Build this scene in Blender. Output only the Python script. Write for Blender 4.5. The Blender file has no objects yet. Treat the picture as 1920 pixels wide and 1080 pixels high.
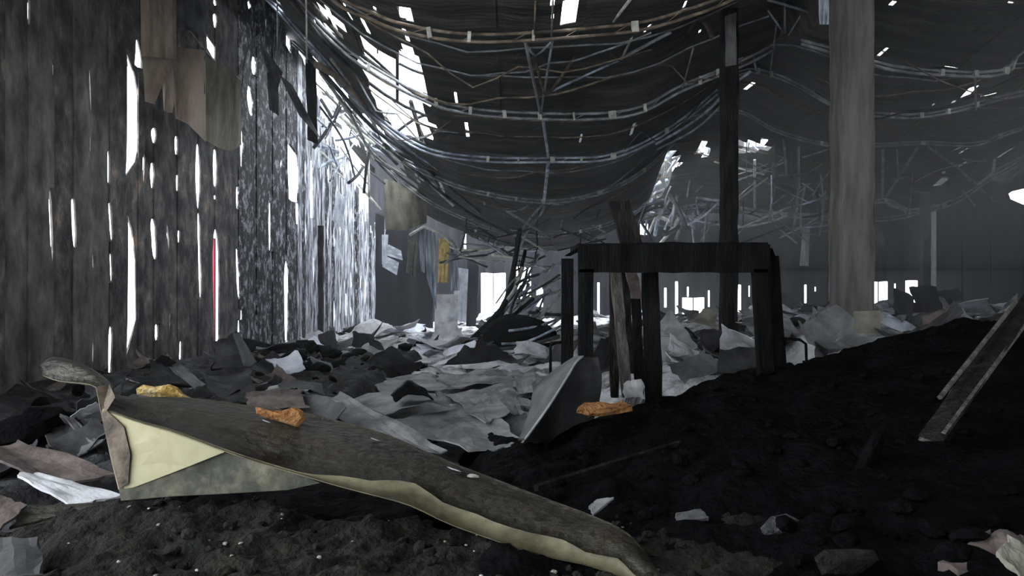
import bpy, math, random
from mathutils import Vector, noise, Matrix
random.seed(7)
SC = bpy.context.scene
COL = SC.collection
F = 1386.7            # focal length in pixels of the 1920 px frame
EYE = 1.6
def P(px, py, Y):      # a point seen at a pixel, at distance Y from the viewer
    return Vector(((px-960)*Y/F, Y, EYE+(540-py)*Y/F))
# ---------------------------------------------------------------- camera
cam = bpy.data.cameras.new('camera'); cam.lens = 26; cam.sensor_width = 36
cam.clip_start = 0.05; cam.clip_end = 400
co = bpy.data.objects.new('camera', cam); COL.objects.link(co)
co.location = (0, 0, EYE); co.rotation_euler = (math.pi/2, 0, 0); SC.camera = co
# ---------------------------------------------------------------- world: overcast sky
w = bpy.data.worlds.new('world'); SC.world = w; w.use_nodes = True
bg = w.node_tree.nodes['Background']; bg.inputs[0].default_value = (0.88, 0.94, 1.0, 1); bg.inputs[1].default_value = 6.0
# soft daylight coming in through the open doorway behind the viewer
al = bpy.data.lights.new('doorway_daylight', 'AREA'); al.shape = 'RECTANGLE'; al.size = 2.6; al.size_y = 2.2
al.energy = 17; al.color = (1.0, 0.95, 0.78)
ao = bpy.data.objects.new('doorway_daylight', al); COL.objects.link(ao)
ao.location = (-3.2, -1.9, 3.1)
ao.rotation_euler = (Vector((-0.9, 3.0, 0.7)) - Vector(ao.location)).to_track_quat('-Z', 'Y').to_euler()
SC.view_settings.view_transform = 'Standard'; SC.view_settings.look = 'None'
SC.view_settings.exposure = 0.0; SC.view_settings.gamma = 1; SC.view_settings.use_curve_mapping = False
SC.cycles.use_denoising = True
SC.cycles.max_bounces = 6; SC.cycles.diffuse_bounces = 4; SC.cycles.glossy_bounces = 2
SC.cycles.volume_bounces = 1; SC.cycles.volume_step_rate = 4
SC.cycles.sample_clamp_indirect = 6

# ---------------------------------------------------------------- materials
def mat(name, stops, scale=4.0, rough=0.85, metal=0.0, bump=0.25, stretch=(1, 1, 1), detail=8, bscale=None, lo=0.35, hi=0.65, spec=0.3):
    m = bpy.data.materials.new(name); m.use_nodes = True
    nt = m.node_tree; N = nt.nodes; L = nt.links
    b = N['Principled BSDF']; b.inputs['Roughness'].default_value = rough; b.inputs['Metallic'].default_value = metal
    b.inputs['Specular IOR Level'].default_value = spec
    g = N.new('ShaderNodeNewGeometry'); mp = N.new('ShaderNodeMapping'); mp.inputs['Scale'].default_value = stretch
    L.new(g.outputs['Position'], mp.inputs['Vector'])
    n = N.new('ShaderNodeTexNoise'); n.inputs['Scale'].default_value = scale; n.inputs['Detail'].default_value = detail
    n.inputs['Roughness'].default_value = 0.65
    L.new(mp.outputs[0], n.inputs['Vector'])
    r = N.new('ShaderNodeValToRGB'); L.new(n.outputs['Fac'], r.inputs['Fac'])
    e = r.color_ramp.elements
    k = len(stops)
    while len(e) < k: e.new(0.5)
    for i, c in enumerate(stops):
        e[i].position = lo+(hi-lo)*i/max(1, k-1); e[i].color = (*c, 1)
    L.new(r.outputs['Color'], b.inputs['Base Color'])
    if bump:
        n2 = N.new('ShaderNodeTexNoise'); n2.inputs['Scale'].default_value = bscale or scale*4; n2.inputs['Detail'].default_value = 6
        L.new(mp.outputs[0], n2.inputs['Vector'])
        bp = N.new('ShaderNodeBump'); bp.inputs['Strength'].default_value = bump; bp.inputs['Distance'].default_value = 0.05
        L.new(n2.outputs['Fac'], bp.inputs['Height']); L.new(bp.outputs[0], b.inputs['Normal'])
    return m
M = {}
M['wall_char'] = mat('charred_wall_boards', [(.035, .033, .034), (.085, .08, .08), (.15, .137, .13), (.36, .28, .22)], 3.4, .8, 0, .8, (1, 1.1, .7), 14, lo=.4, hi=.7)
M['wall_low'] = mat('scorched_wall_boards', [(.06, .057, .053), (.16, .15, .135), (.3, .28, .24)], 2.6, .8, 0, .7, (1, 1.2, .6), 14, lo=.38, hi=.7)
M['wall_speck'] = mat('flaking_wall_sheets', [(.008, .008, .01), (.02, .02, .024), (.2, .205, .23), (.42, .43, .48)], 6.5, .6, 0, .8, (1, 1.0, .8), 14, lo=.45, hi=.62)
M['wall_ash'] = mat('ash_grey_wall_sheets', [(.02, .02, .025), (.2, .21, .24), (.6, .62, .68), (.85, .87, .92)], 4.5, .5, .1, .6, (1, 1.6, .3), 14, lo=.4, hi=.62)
M['back'] = mat('sooty_back_wall_boards', [(.008, .009, .012), (.018, .019, .023), (.04, .04, .043)], 1.2, .85, 0, .2, (1.5, 1, .3))
M['roof'] = mat('burnt_roof_sheet', [(.014, .014, .014), (.03, .029, .027), (.075, .068, .06), (.15, .125, .1)], 1.5, .75, 0, .7, (.5, 3.5, 1), 12, lo=.33, hi=.78)
M['brownsheet'] = mat('scorched_brown_sheet', [(.11, .085, .065), (.24, .185, .145), (.33, .27, .22)], 1.6, .8, 0, .3, (1, 2, .5))
M['olivesheet'] = mat('smoked_olive_sheet', [(.06, .058, .045), (.13, .125, .095), (.2, .185, .15)], 1.6, .8, 0, .3, (1, 2, .7))
M['greysheet'] = mat('smoked_grey_sheet', [(.05, .052, .058), (.11, .115, .125), (.2, .2, .21)], 1.5, .6, .1, .25)
M['steel'] = mat('scaled_steel', [(.08, .08, .083), (.22, .225, .235), (.48, .49, .52)], 4, .5, .25, .2, lo=.3, hi=.7)
M['bluesteel'] = mat('blue_grey_steel', [(.1, .11, .14), (.3, .335, .41), (.68, .75, .86)], 3, .45, .3, .2)
M['rust'] = mat('rusted_steel', [(.05, .04, .033), (.14, .105, .075), (.3, .24, .17)], 5, .7, .1, .2)
M['darksteel'] = mat('sooty_steel', [(.012, .012, .014), (.03, .03, .034), (.07, .07, .078)], 4, .6, .2, .2)
M['clamp'] = mat('pale_clamp', [(.26, .26, .23), (.45, .44, .39), (.68, .68, .63)], 8, .5, 0, .1)
M['char'] = mat('charcoal', [(.0015, .0015, .0018), (.003, .003, .0035), (.0065, .0065, .007), (.03, .03, .033)], 3.0, .8, 0, .8, lo=.38, hi=.95, bscale=18, spec=.05)
M['charwood'] = mat('charred_timber', [(.006, .006, .007), (.014, .013, .013), (.032, .03, .028)], 4, .8, 0, .6, (3, 3, .6), spec=.1)
M['blackwood'] = mat('black_burnt_timber', [(.003, .003, .003), (.006, .006, .006), (.011, .011, .011)], 4, .85, 0, .4, (3, 3, .6), spec=.05)
M['greywood'] = mat('weathered_split_timber', [(.04, .036, .033), (.1, .09, .082), (.2, .18, .165)], 4, .8, 0, .4, (4, 4, .4))
M['concrete'] = mat('smoked_concrete', [(.08, .075, .07), (.14, .132, .124), (.2, .19, .18)], 2, .85, 0, .3, (2.5, 2.5, .4))
M['floor'] = mat('ashy_floor', [(.03, .03, .03), (.12, .12, .12), (.26, .26, .27)], 1.4, .9, 0, .5, detail=12)
M['debris'] = mat('dark_debris', [(.008, .008, .009), (.02, .02, .021), (.06, .06, .062), (.2, .2, .21)], 2.6, .85, 0, .9, detail=12, lo=.35, hi=.78, bscale=14)
M['ashbed'] = mat('far_ash_bed', [(.03, .03, .03), (.3, .3, .31), (.65, .65, .67), (.8, .8, .82)], 2.2, .85, 0, .7, detail=12, lo=.36, hi=.66, bscale=9)
M['mound'] = mat('rubble_mound', [(.004, .004, .003), (.009, .008, .006), (.024, .02, .014), (.13, .11, .08)], 7, .9, 0, 1.0, detail=12, lo=.34, hi=.82, bscale=30)
M['board'] = mat('fallen_grey_board', [(.14, .14, .143), (.27, .27, .273), (.4, .4, .403)], 2.5, .85, 0, .35, detail=10)
M['paleboard'] = mat('pale_ash_board', [(.3, .3, .31), (.55, .55, .57), (.75, .76, .78)], 2.5, .8, 0, .3, detail=10)
M['whiteboard'] = mat('blue_white_sheet', [(.4, .43, .5), (.6, .64, .72), (.8, .83, .9)], 3, .7, 0, .3)
M['beige'] = mat('beige_board', [(.16, .15, .12), (.28, .27, .22), (.38, .37, .31)], 3, .85, 0, .2)
M['midboard'] = mat('mid_grey_sheet', [(.05, .05, .052), (.09, .09, .093), (.15, .15, .15)], 2.5, .8, 0, .3)
M['darkboard'] = mat('dark_burnt_sheet', [(.012, .012, .013), (.028, .028, .03), (.06, .06, .062)], 2.5, .75, 0, .3)
M['brownboard'] = mat('scorched_brown_board', [(.05, .04, .036), (.12, .095, .085), (.2, .165, .15)], 3, .85, 0, .4)
M['flash'] = mat('sooty_bent_metal', [(.013, .012, .008), (.026, .024, .018), (.048, .045, .035), (.036, .027, .018), (.12, .11, .085), (.35, .33, .27)], 5.5, .5, .2, .5, (1, 1.6, 1.6), detail=14, lo=.34, hi=.8)
M['flashrim'] = mat('bare_cream_edge', [(.04, .036, .02), (.09, .08, .045), (.15, .135, .08)], 6, .6, 0, .15, lo=.3, hi=.6)
M['cream'] = mat('pale_cream', [(.28, .25, .13), (.41, .375, .225), (.46, .425, .27)], 5, .55, 0, .08, lo=.3, hi=.55)
M['greengrey'] = mat('dark_green_grey', [(.04, .04, .028), (.075, .077, .06), (.15, .14, .1), (.26, .24, .17)], 7, .6, 0, .15)
M['brownlip'] = mat('heat_browned_paint', [(.05, .04, .03), (.13, .1, .075), (.2, .16, .12)], 9, .6, 0, .2)
M['foam'] = mat('yellow_foam', [(.35, .21, .05), (.58, .4, .14), (.7, .58, .34)], 14, .9, 0, .6)
M['orangefoam'] = mat('orange_foam', [(.1, .045, .02), (.33, .14, .045), (.42, .23, .1)], 14, .9, 0, .6)
M['ochre'] = mat('ochre_cloth', [(.25, .17, .05), (.5, .36, .12), (.62, .48, .2)], 5, .8, 0, .2)
M['bluecloth'] = mat('blue_grey_cloth', [(.08, .1, .13), (.22, .27, .33), (.5, .56, .62)], 4, .7, 0, .2, (3, 1, .3))
M['olivecloth'] = mat('olive_grey_cloth', [(.05, .05, .045), (.1, .1, .088), (.16, .155, .135)], 3, .8, 0, .2)
M['red'] = mat('red_paint', [(.35, .01, .03), (.5, .02, .05)], 3, .5, 0, 0)
M['chip_light'] = mat('pale_grit', [(.2, .19, .16), (.42, .4, .34)], 20, .8, 0, .4)
M['glassy'] = mat('melted_grey_slag', [(.01, .01, .012), (.05, .05, .055), (.18, .18, .2)], 16, .35, 0, .7)

# ---------------------------------------------------------------- helpers
def prop(o, label=None, cat=None, group=None, kind=None):
    if label: o['label'] = label
    if cat: o['category'] = cat
    if group: o['group'] = group
    if kind: o['kind'] = kind
    return o
def mesh(name, v, f, m, parent=None, smooth=False, fm=None):
    me = bpy.data.meshes.new(name)
    me.from_pydata([tuple(a) for a in v], [], f); me.update()
    ms = m if isinstance(m, (list, tuple)) else [m]
    for q in ms: me.materials.append(q)
    if fm: me.polygons.foreach_set('material_index', fm)
    if smooth: me.polygons.foreach_set('use_smooth', [True]*len(me.polygons))
    o = bpy.data.objects.new(name, me); COL.objects.link(o)
    if parent: o.parent = parent; o.matrix_parent_inverse = Matrix.Translation(parent.location).inverted()
    return o
def empty(name, loc=(0, 0, 0)):
    o = bpy.data.objects.new(name, None); COL.objects.link(o); o.location = loc; o.empty_display_size = .2
    return o
def thing(name, loc, label, cat, group=None): return prop(empty(name, loc), label, cat, group)
def fbm(x, y, z=0, s=1.0, o=4):
    return noise.fractal(Vector((x*s, y*s, z*s)), 0.9, 2.1, o)
def tube_data(pts, r, n=6, squash=1.0):
    v = []; f = []
    K = len(pts)
    up0 = None
    for i, p in enumerate(pts):
        a = pts[max(0, i-1)]; b = pts[min(K-1, i+1)]
        t = (b-a)
        if t.length < 1e-6: t = Vector((0, 0, 1))
        t.normalize()
        up = Vector((0, 0, 1)) if abs(t.z) < .95 else Vector((0, 1, 0))
        if up0 is not None:
            up = up0 - t*up0.dot(t)
            if up.length < 1e-3: up = Vector((0, 1, 0))
        s = t.cross(up).normalized(); u = s.cross(t).normalized(); up0 = u
        rr = r[i] if isinstance(r, (list, tuple)) else r
        for k in range(n):
            an = 2*math.pi*(k+.5)/n
            v.append(p + s*math.cos(an)*rr*squash + u*math.sin(an)*rr)
    for i in range(K-1):
        for k in range(n):
            f.append((i*n+k, i*n+(k+1) % n, (i+1)*n+(k+1) % n, (i+1)*n+k))
    f.append(tuple(range(n-1, -1, -1))); f.append(tuple((K-1)*n+k for k in range(n)))
    return v, f
def tube(name, pts, r, m, parent=None, n=6, squash=1.0):
    v, f = tube_data([Vector(p) for p in pts], r, n, squash)
    return mesh(name, v, f, m, parent, smooth=(n > 5))
def box_data(c, sx, sy, sz, rot=None):
    v = []
    for x in (-1, 1):
        for y in (-1, 1):
            for z in (-1, 1):
                d = Vector((x*sx/2, y*sy/2, z*sz/2))
                if rot: d = rot @ d
                v.append(Vector(c)+d)
    f = [(0, 1, 3, 2), (4, 6, 7, 5), (0, 4, 5, 1), (2, 3, 7, 6), (0, 2, 6, 4), (1, 5, 7, 3)]
    return v, f
def box(name, c, sx, sy, sz, m, parent=None, rot=None):
    v, f = box_data(c, sx, sy, sz, rot); return mesh(name, v, f, m, parent)
def smooth_pts(pts, sub=4):
    out = []
    n = len(pts)
    for i in range(n-1):
        p0 = pts[max(0, i-1)]; p1 = pts[i]; p2 = pts[i+1]; p3 = pts[min(n-1, i+2)]
        for k in range(sub):
            t = k/sub
            out.append(.5*((2*p1)+(-p0+p2)*t+(2*p0-5*p1+4*p2-p3)*t*t+(-p0+3*p1-3*p2+p3)*t**3))
    out.append(pts[-1]); return out
def shell(grid, nu, nv, th, keep=None):
    """grid[i][j] points -> closed thin shell"""
    v = []; f = []
    nor = {}
    for i in range(nu+1):
        for j in range(nv+1):
            a = grid[min(nu, i+1)][j]-grid[max(0, i-1)][j]; b = grid[i][min(nv, j+1)]-grid[i][max(0, j-1)]
            n = a.cross(b)
            n = n.normalized() if n.length > 1e-9 else Vector((0, 0, 1))
            v.append(grid[i][j]+n*th/2); nor[(i, j)] = n
    off = len(v)
    for i in range(nu+1):
        for j in range(nv+1): v.append(grid[i][j]-nor[(i, j)]*th/2)
    ix = lambda i, j: i*(nv+1)+j
    K = lambda i, j: 0 <= i < nu and 0 <= j < nv and (keep is None or keep(i, j))
    for i in range(nu):
        for j in range(nv):
            if not K(i, j): continue
            a, b, c, d = ix(i, j), ix(i+1, j), ix(i+1, j+1), ix(i, j+1)
            f.append((a, b, c, d)); f.append((off+d, off+c, off+b, off+a))
            if not K(i-1, j): f.append((d, off+d, off+a, a)[::-1])
            if not K(i+1, j): f.append((b, off+b, off+c, c)[::-1])
            if not K(i, j-1): f.append((a, off+a, off+b, b)[::-1])
            if not K(i, j+1): f.append((c, off+c, off+d, d)[::-1])
    return v, f
def plate(name, c4, m, parent=None, bulge=0.0, rough=.03, n=8, th=.012, jag=.0, seed=0):
    """warped sheet spanned by four corners a,b,c,d (around)"""
    a, b, c, d = [Vector(p) for p in c4]
    nr = (b-a).cross(d-a)
    nr = nr.normalized() if nr.length > 1e-9 else Vector((0, 0, 1))
    size = ((b-a).length+(d-a).length)/2
    g = []
    for i in range(n+1):
        row = []
        for j in range(n+1):
            u = i/n; vv = j/n
            if jag:
                q = jag*noise.noise(Vector((seed*3.1+u*4, vv*4, 1.7)))
                if j in (0, n): vv += q*(1 if j else -1)
                q = jag*noise.noise(Vector((vv*5, seed*2.3+u*4, 5.7)))
                if i in (0, n): u += q*(1 if i else -1)
            p = a*(1-u)*(1-vv)+b*u*(1-vv)+c*u*vv+d*(1-u)*vv
            p = p+nr*(bulge*size*math.sin(math.pi*min(1, max(0, u)))+rough*size*noise.noise(Vector((u*3+seed*7.7, vv*3, seed)))*2)
            row.append(p)
        g.append(row)
    v, f = shell(g, n, n, th)
    return mesh(name, v, f, m, parent, smooth=False)
def TOPLATE(name, c4, m, label, cat, group=None, **k):
    o = plate(name, c4, m, None, **k)
    # move origin to the lowest middle point
    vs = [v.co for v in o.data.vertices]; c = sum((Vector(q) for q in vs), Vector())/len(vs)
    c.z = min(q.z for q in vs)
    o.data.transform(Matrix.Translation(-c)); o.location = c
    return prop(o, label, cat, group)
def proj(p): return (960+p.x*F/p.y, 540-(p.z-EYE)*F/p.y)
def inpoly(x, y, poly):
    c = False; j = len(poly)-1
    for i in range(len(poly)):
        xi, yi = poly[i]; xj, yj = poly[j]
        if (yi > y) != (yj > y) and x < (xj-xi)*(y-yi)/(yj-yi)+xi: c = not c
        j = i
    return c
def interp(xs, ys, x):
    if x <= xs[0]: return ys[0]
    for i in range(1, len(xs)):
        if x <= xs[i]:
            t = (x-xs[i-1])/(xs[i]-xs[i-1]) if xs[i] > xs[i-1] else 0
            return ys[i-1]*(1-t)+ys[i]*t
    return ys[-1]

# ================================================================ SETTING
# ---- floor
nx, ny = 24, 34
fv = []; ff = []
for j in range(ny+1):
    for i in range(nx+1): fv.append((-7+i*26/nx, -2+j*37/ny, 0))
for j in range(ny):
    for i in range(nx):
        a = j*(nx+1)+i; ff.append((a, a+1, a+nx+2, a+nx+1))
fl = mesh('floor', fv+[(x, y, -.2) for x, y in ((-7, -2), (19, -2), (19, 35), (-7, 35))], ff, M['floor']); prop(fl, kind='structure')
# ---- plank walls. bounds: positions along the wall; slits: per boundary, rows (z, left, right)
def plank_wall(name, bounds, slits, topf, botf, place, mats, th=.03, jag=.0):
    """place(u, d, z) -> world; d = depth out of the wall plane"""
    w_ = prop(empty(name, place(bounds[0], 0, 0)), kind='structure')
    for k in range(len(bounds)-1):
        u0, u1 = bounds[k], bounds[k+1]
        top = topf(k, (u0+u1)/2); bot = botf(k, (u0+u1)/2)
        zs = {bot, top}
        z = bot+.35
        while z < top-.2: zs.add(round(z+random.uniform(-.08, .08), 3)); z += .45
        for s in slits.get(k, [])+slits.get(k+1, []):
            for (zz, _, _) in s: zs.add(zz)
            lo = min(q[0] for q in s); hi = max(q[0] for q in s); zs.add(lo-.012); zs.add(hi+.012)
        zs = sorted(q for q in zs if bot <= q <= top)
        lap = .014
        def edge(kk, z, side):
            base = bounds[kk]
            for s in slits.get(kk, []):
                a = [q[0] for q in s]
                if min(a) <= z <= max(a):
                    ss = sorted(s); return interp([q[0] for q in ss], [q[1 if side else 2] for q in ss], z)
            return base+(lap if side else -lap)
        off = .012 if k % 2 else -.012
        off += random.uniform(-.004, .004)
        grid = []
        for i, z in enumerate(zs):
            L = edge(k, z, 0); R = edge(k+1, z, 1)
            if R < L+.02: mid = (L+R)/2; L, R = mid-.01, mid+.01
            zz = z
            row = []
            for t in (0, .33, .67, 1):
                u = L+(R-L)*t
                zt = z
                if i == len(zs)-1 and jag: zt += random.uniform(-jag, jag*.6)
                row.append(place(u, off+.01*noise.noise(Vector((u*3, z*1.1, 3)))*(0 if t in (0, 1) else 1.5)+(.012 if t in (.33, .67) else 0), zt))
            grid.append(row)
        v, f = shell(grid, len(grid)-1, 3, th)
        mesh('board', v, f, mats(k, (u0+u1)/2), w_)
    return w_
# left wall runs away from the viewer at X = -5.8
WX = -5.8
def wy(px): return -WX*F/(960-px)
def wz(px, py): return EYE+(540-py)*wy(px)/F
lens = [  # centre x, y0, y1, width, lean
 (3, 110, 150, 7, 0), (52, 0, 45, 4, 0), (97, 105, 112, 5, 0), (97, 120, 145, 8, 0), (94, 352, 500, 13, 6), (137, 372, 465, 8, 4),
 (167, 128, 212, 7, 3), (167, 237, 298, 5, 0), (169, 375, 415, 4, 1), (172, 470, 510, 5, 1), (172, 635, 692, 5, -1), (98, 554, 568, 3, 0), (97, 622, 672, 4, -2),
 (92, 725, 770, 4, -2), (49, 715, 742, 3, 0),
 (202, 282, 345, 4, 0), (206, 380, 452, 5, 5), (207, 475, 530, 4, 2), (205, 612, 710, 9, -2),
 (268, 285, 345, 9, -2), (287, 240, 268, 9, 0), (284, 305, 353, 8, 0), (287, 410, 485, 11, 5), (292, 608, 638, 6, 0),
 (313, 418, 470, 7, 4), (316, 580, 638, 6, -2), (329, 255, 290, 5, 0), (331, 328, 358, 5, 0), (334, 432, 455, 4, 0), (337, 640, 680, 4, -1),
 (370, 270, 392, 9, 1), (373, 398, 560, 5, 4), (402, 0, 10, 7, 0), (402, 26, 52, 8, 0), (402, 280, 350, 10, 0), (402, 366, 374, 4, 0), (404, 430, 652, 17, 2),
 (444, 350, 392, 5, 0), (445, 465, 560, 6, 4), (447, 600, 640, 4, 0), (468, 160, 218, 15, 3), (466, 3, 18, 9, -2), (475, 106, 140, 9, 0), (468, 630, 665, 4, 0), (452, 240, 315, 5, 0), (452, 580, 640, 4, 0),
 (497, 30, 60, 4, 0), (494, 240, 262, 5, 0), (520, 120, 150, 5, 0), (526, 290, 330, 6, 0), (505, 380, 470, 4, 0), (536, 490, 650, 9, 0), (556, 310, 420, 6, 0)]
prof = {240: [[(95, 234, 236), (130, 235, 252), (128, 236, 250), (200, 235, 268), (260, 235, 266), (300, 234, 254), (332, 232, 234)],
              [(400, 236, 238), (430, 237, 248), (490, 237, 255), (600, 236, 256), (630, 235, 248), (672, 234, 236)]],
        258: [[(75, 255, 257), (100, 254, 262), (126, 252, 266)]],
        545: [[(268, 538, 540), (285, 538, 556), (330, 538, 566), (378, 540, 560)]],
        388: [[(66, 385, 388), (80, 385, 402), (100, 386, 411), (118, 400, 410)]],
        585: [[(300, 580, 583), (330, 578, 586), (408, 579, 584)]]}
bpx = sorted(set([3, 52, 97, 137, 170, 204, 240, 267, 287, 312, 331, 352, 370, 388, 402, 424, 446, 467, 480, 497, 510, 522, 536, 545, 556]))
for q in (258,): bpx.append(q)
bpx = sorted(bpx)
bounds = [4.0+.44*i for i in range(10)]
bounds = [b for b in bounds if b < wy(3)-.2]+[wy(q) for q in bpx]
while bounds[-1] < 31.5: bounds.append(bounds[-1]+.42)
slits = {}
def nearest(px):
    y = wy(px); return min(range(len(bounds)), key=lambda i: abs(bounds[i]-y))
for (x, y0, y1, wd, lean) in lens:
    k = nearest(x); rows = []
    wd *= .8
    for t, ww in ((0, .1), (.04, .55), (.2, .9), (.45, 1), (.7, .9), (.93, .5), (1, .1)):
        yy = y0+(y1-y0)*t; xx = x+lean*(t-.5); ww = ww*random.uniform(.7, 1.15)
        rows.append((wz(xx, yy), wy(xx-wd*ww/2), wy(xx+wd*ww/2)))
    slits.setdefault(k, []).append(rows)
for x, L in prof.items():
    k = nearest(x)
    for rows in L:
        slits.setdefault(k, []).append([(wz((a+b)/2, yy), wy(a), wy(b)) for yy, a, b in sorted(rows)])
for k in range(nearest(560)+1, len(bounds)-1):   # the burnt-through far end
    for _ in range(random.choice((2, 3, 4))):
        z0 = random.uniform(.2, 5.5); h = random.uniform(.25, 1.3); ww = random.uniform(.03, .14)
        if any(not (z0+h < min(q[0] for q in s)-.1 or z0 > max(q[0] for q in s)+.1) for s in slits.get(k, [])): continue
        u = bounds[k]
        slits.setdefault(k, []).append([(z0, u-.01, u+.01), (z0+h*.4, u-ww/2, u+ww/2), (z0+h*.7, u-ww*.4, u+ww*.3), (z0+h, u-.01, u+.01)])
def ltop(k, u):
    if u < 19: return 9.5
    if u < 21: return 8.2+random.uniform(-.4, .3)
    return max(3.6, 7.4-(u-21)*.33)+random.uniform(-.7, .6)
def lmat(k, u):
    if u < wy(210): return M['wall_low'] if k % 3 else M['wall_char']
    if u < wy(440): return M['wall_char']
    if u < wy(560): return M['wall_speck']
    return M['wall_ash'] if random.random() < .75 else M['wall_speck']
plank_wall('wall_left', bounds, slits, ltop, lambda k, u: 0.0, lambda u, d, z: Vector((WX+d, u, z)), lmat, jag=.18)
# ---- back wall at Y = 32
BY = 32.0
def bxp(px): return (px-960)*BY/F
def bz(py): return EYE+(540-py)*BY/F
rects = [(1245, 1250, 540, 576), (1266, 1271, 528, 602), (1279, 1320, 558, 606), (1288, 1291, 538, 556), (1327, 1331, 545, 575), (1377, 1389, 534, 594), (1403, 1406, 536, 556),
         (1464, 1468, 556, 573), (1481, 1487, 554, 575), (1508, 1512, 534, 568), (1527, 1530, 538, 546), (1629, 1664, 528, 582), (1676, 1680, 532, 541), (1697, 1721, 526, 575), (1777, 1783, 518, 568),
         (1150, 1156, 500, 560), (1060, 1066, 520, 580), (1120, 1124, 530, 590), (902, 948, 512, 604), (968, 996, 500, 560), (1006, 1018, 540, 575),
         (1260, 1290, 285, 330), (1312, 1326, 243, 255), (1313, 1325, 262, 300), (1200, 1215, 420, 440), (1395, 1440, 262, 275), (870, 874, 420, 470)]
edges = sorted(set([e for r in rects for e in r[:2]]))
bb = [bxp(edges[0])]
bx = [bxp(640)]
# boundaries fall on the middle of every opening, plus filler boards
mids = sorted(set(bxp((a+b)/2) for a, b, _, _ in rects))
bb = [-6.2]
for m_ in mids+[18.4]:
    while m_-bb[-1] > .62: bb.append(bb[-1]+min(.5, (m_-bb[-1])/2 if m_-bb[-1] < 1.0 else .5))
    if m_-bb[-1] > .12: bb.append(m_)
bsl = {}
for a, b, y0, y1 in rects:
    k = min(range(len(bb)), key=lambda i: abs(bb[i]-bxp((a+b)/2)))
    A, B = bxp(a), bxp(b)
    # keep inside the two neighbouring boards
    zt, zb = bz(y0), bz(y1)
    bsl.setdefault(k, []).append([(zb, A, B), ((zt+zb)/2, A, B), (zt, A, B)])
    for kk in range(len(bb)):     # a wide opening also cuts boards whose edge it passes
        if kk != k and A < bb[kk] < B: bsl.setdefault(kk, []).append([(zb, A, B), (zt, A, B)])
plank_wall('wall_back', bb, bsl, lambda k, u: (9.0 if u > 4 else 8.2)+random.uniform(-.3, .3), lambda k, u: 0.0,
           lambda u, d, z: Vector((u, BY-d, z)), lambda k, u: M['back'], jag=.2)
# ---- right wall at X = 18
plank_wall('wall_right', [2+.9*i for i in range(34)], {27: [[(4.45, 25.7, 25.9), (4.6, 25.6, 26.4), (4.85, 25.6, 27.0), (5.05, 25.7, 27.1), (5.12, 26.2, 26.9)]], 26: [[(4.3, 25.3, 25.55), (4.9, 25.2, 25.5)]]}, lambda k, u: 9.0 if u < 26 or u > 29 else 8.2, lambda k, u: 0.0,
           lambda u, d, z: Vector((18.2-d, u, z)), lambda k, u: M['back'], jag=.1)

# ---- front wall behind the viewer, with an open loading door on its left
plank_wall('wall_front', [-6+.8*i for i in range(31)], {}, lambda k, u: 8.5, lambda k, u: 4.2 if -5.3 < u < -.9 else 0.0,
           lambda u, d, z: Vector((u, -2.4-d, z)), lambda k, u: M['back'])
# ---- collapsed roof: rows of purlins, sheets hanging between them
def row(Y, pts, ends):
    w_ = [P(x, y, Y) for x, y in pts]
    w_ = [Vector((e[0], Y, e[1])) for e in ends[:1]]+w_+[Vector((e[0], Y, e[1])) for e in ends[1:]]
    return (Y, smooth_pts(w_, 5))
centre = [
 (-2.4, [Vector((-5.75, -2.4, 8.5)), Vector((-1, -2.4, 7.4)), Vector((4.3, -2.4, 7.0))]),
 row(5.2, [(200, -420), (700, -330), (1010, -300), (1300, -340)], [(-5.75, 8.6), (4.2, 6.6)]),
 row(9, [(560, -60), (700, 32), (800, 62), (900, 72), (1010, 68), (1110, 60), (1210, 48), (1320, 15), (1400, -20)], [(-5.75, 8.6), (4.25, 5.9)]),
 row(12, [(480, -90), (560, 5), (620, 70), (700, 132), (840, 200), (1015, 218), (1180, 212), (1280, 165), (1400, 115)], [(-5.75, 8.5), (4.3, 5.55)]),
 row(15, [(560, 60), (640, 150), (700, 215), (790, 278), (900, 298), (1030, 300), (1150, 293), (1260, 240)], [(-5.75, 8.3), (4.3, 5.7)]),
 row(19, [(600, 130), (660, 220), (740, 290), (860, 350), (1015, 378), (1130, 360), (1210, 318)], [(-5.75, 8.0), (4.3, 5.5)]),
 row(23, [(650, 230), (720, 310), (800, 375), (890, 418), (970, 440), (1060, 438), (1140, 420)], [(-5.75, 7.4), (4.3, 4.2)]),
 row(24.6, [(700, 330), (780, 395), (850, 435), (930, 462), (1020, 475), (1100, 462)], [(-5.75, 6.6), (4.3, 4.0)])]
right = [
 (-2.4, [Vector((4.1, -2.4, 7.0)), Vector((18, -2.4, 7.8))]),
 row(6, [(1940, -300), (2300, -260), (3200, -300)], [(4.15, 6.8), (18, 7.6)]),
 row(11, [(1475, 65), (1560, 95), (1660, 125), (1765, 137), (1885, 134), (1960, 80), (2400, 60)], [(4.15, 5.8), (18, 7.4)]),
 row(14, [(1410, 132), (1480, 152), (1575, 203), (1660, 216), (1725, 217), (1800, 205), (1920, 175), (2200, 140)], [(4.15, 5.6), (18, 7)]),
 row(18, [(1380, 208), (1455, 245), (1545, 270), (1640, 272), (1730, 268), (1830, 270), (1920, 240), (2100, 200)], [(4.15, 5.7), (18, 6.6)]),
 row(24, [(1250, 395), (1330, 385), (1440, 400), (1500, 404), (1560, 402), (1655, 376), (1710, 396), (1790, 378), (1855, 335), (1920, 300)], [(4.0, 4.0), (18, 6.3)]),
 row(27, [(1240, 375), (1400, 395), (1560, 410), (1700, 405), (1830, 350)], [(4.0, 4.2), (18, 5.4)]),
 (31.7, [Vector((4.0, 31.7, 4.6)), Vector((11, 31.7, 4.7)), Vector((18, 31.7, 5.6))])]
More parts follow.
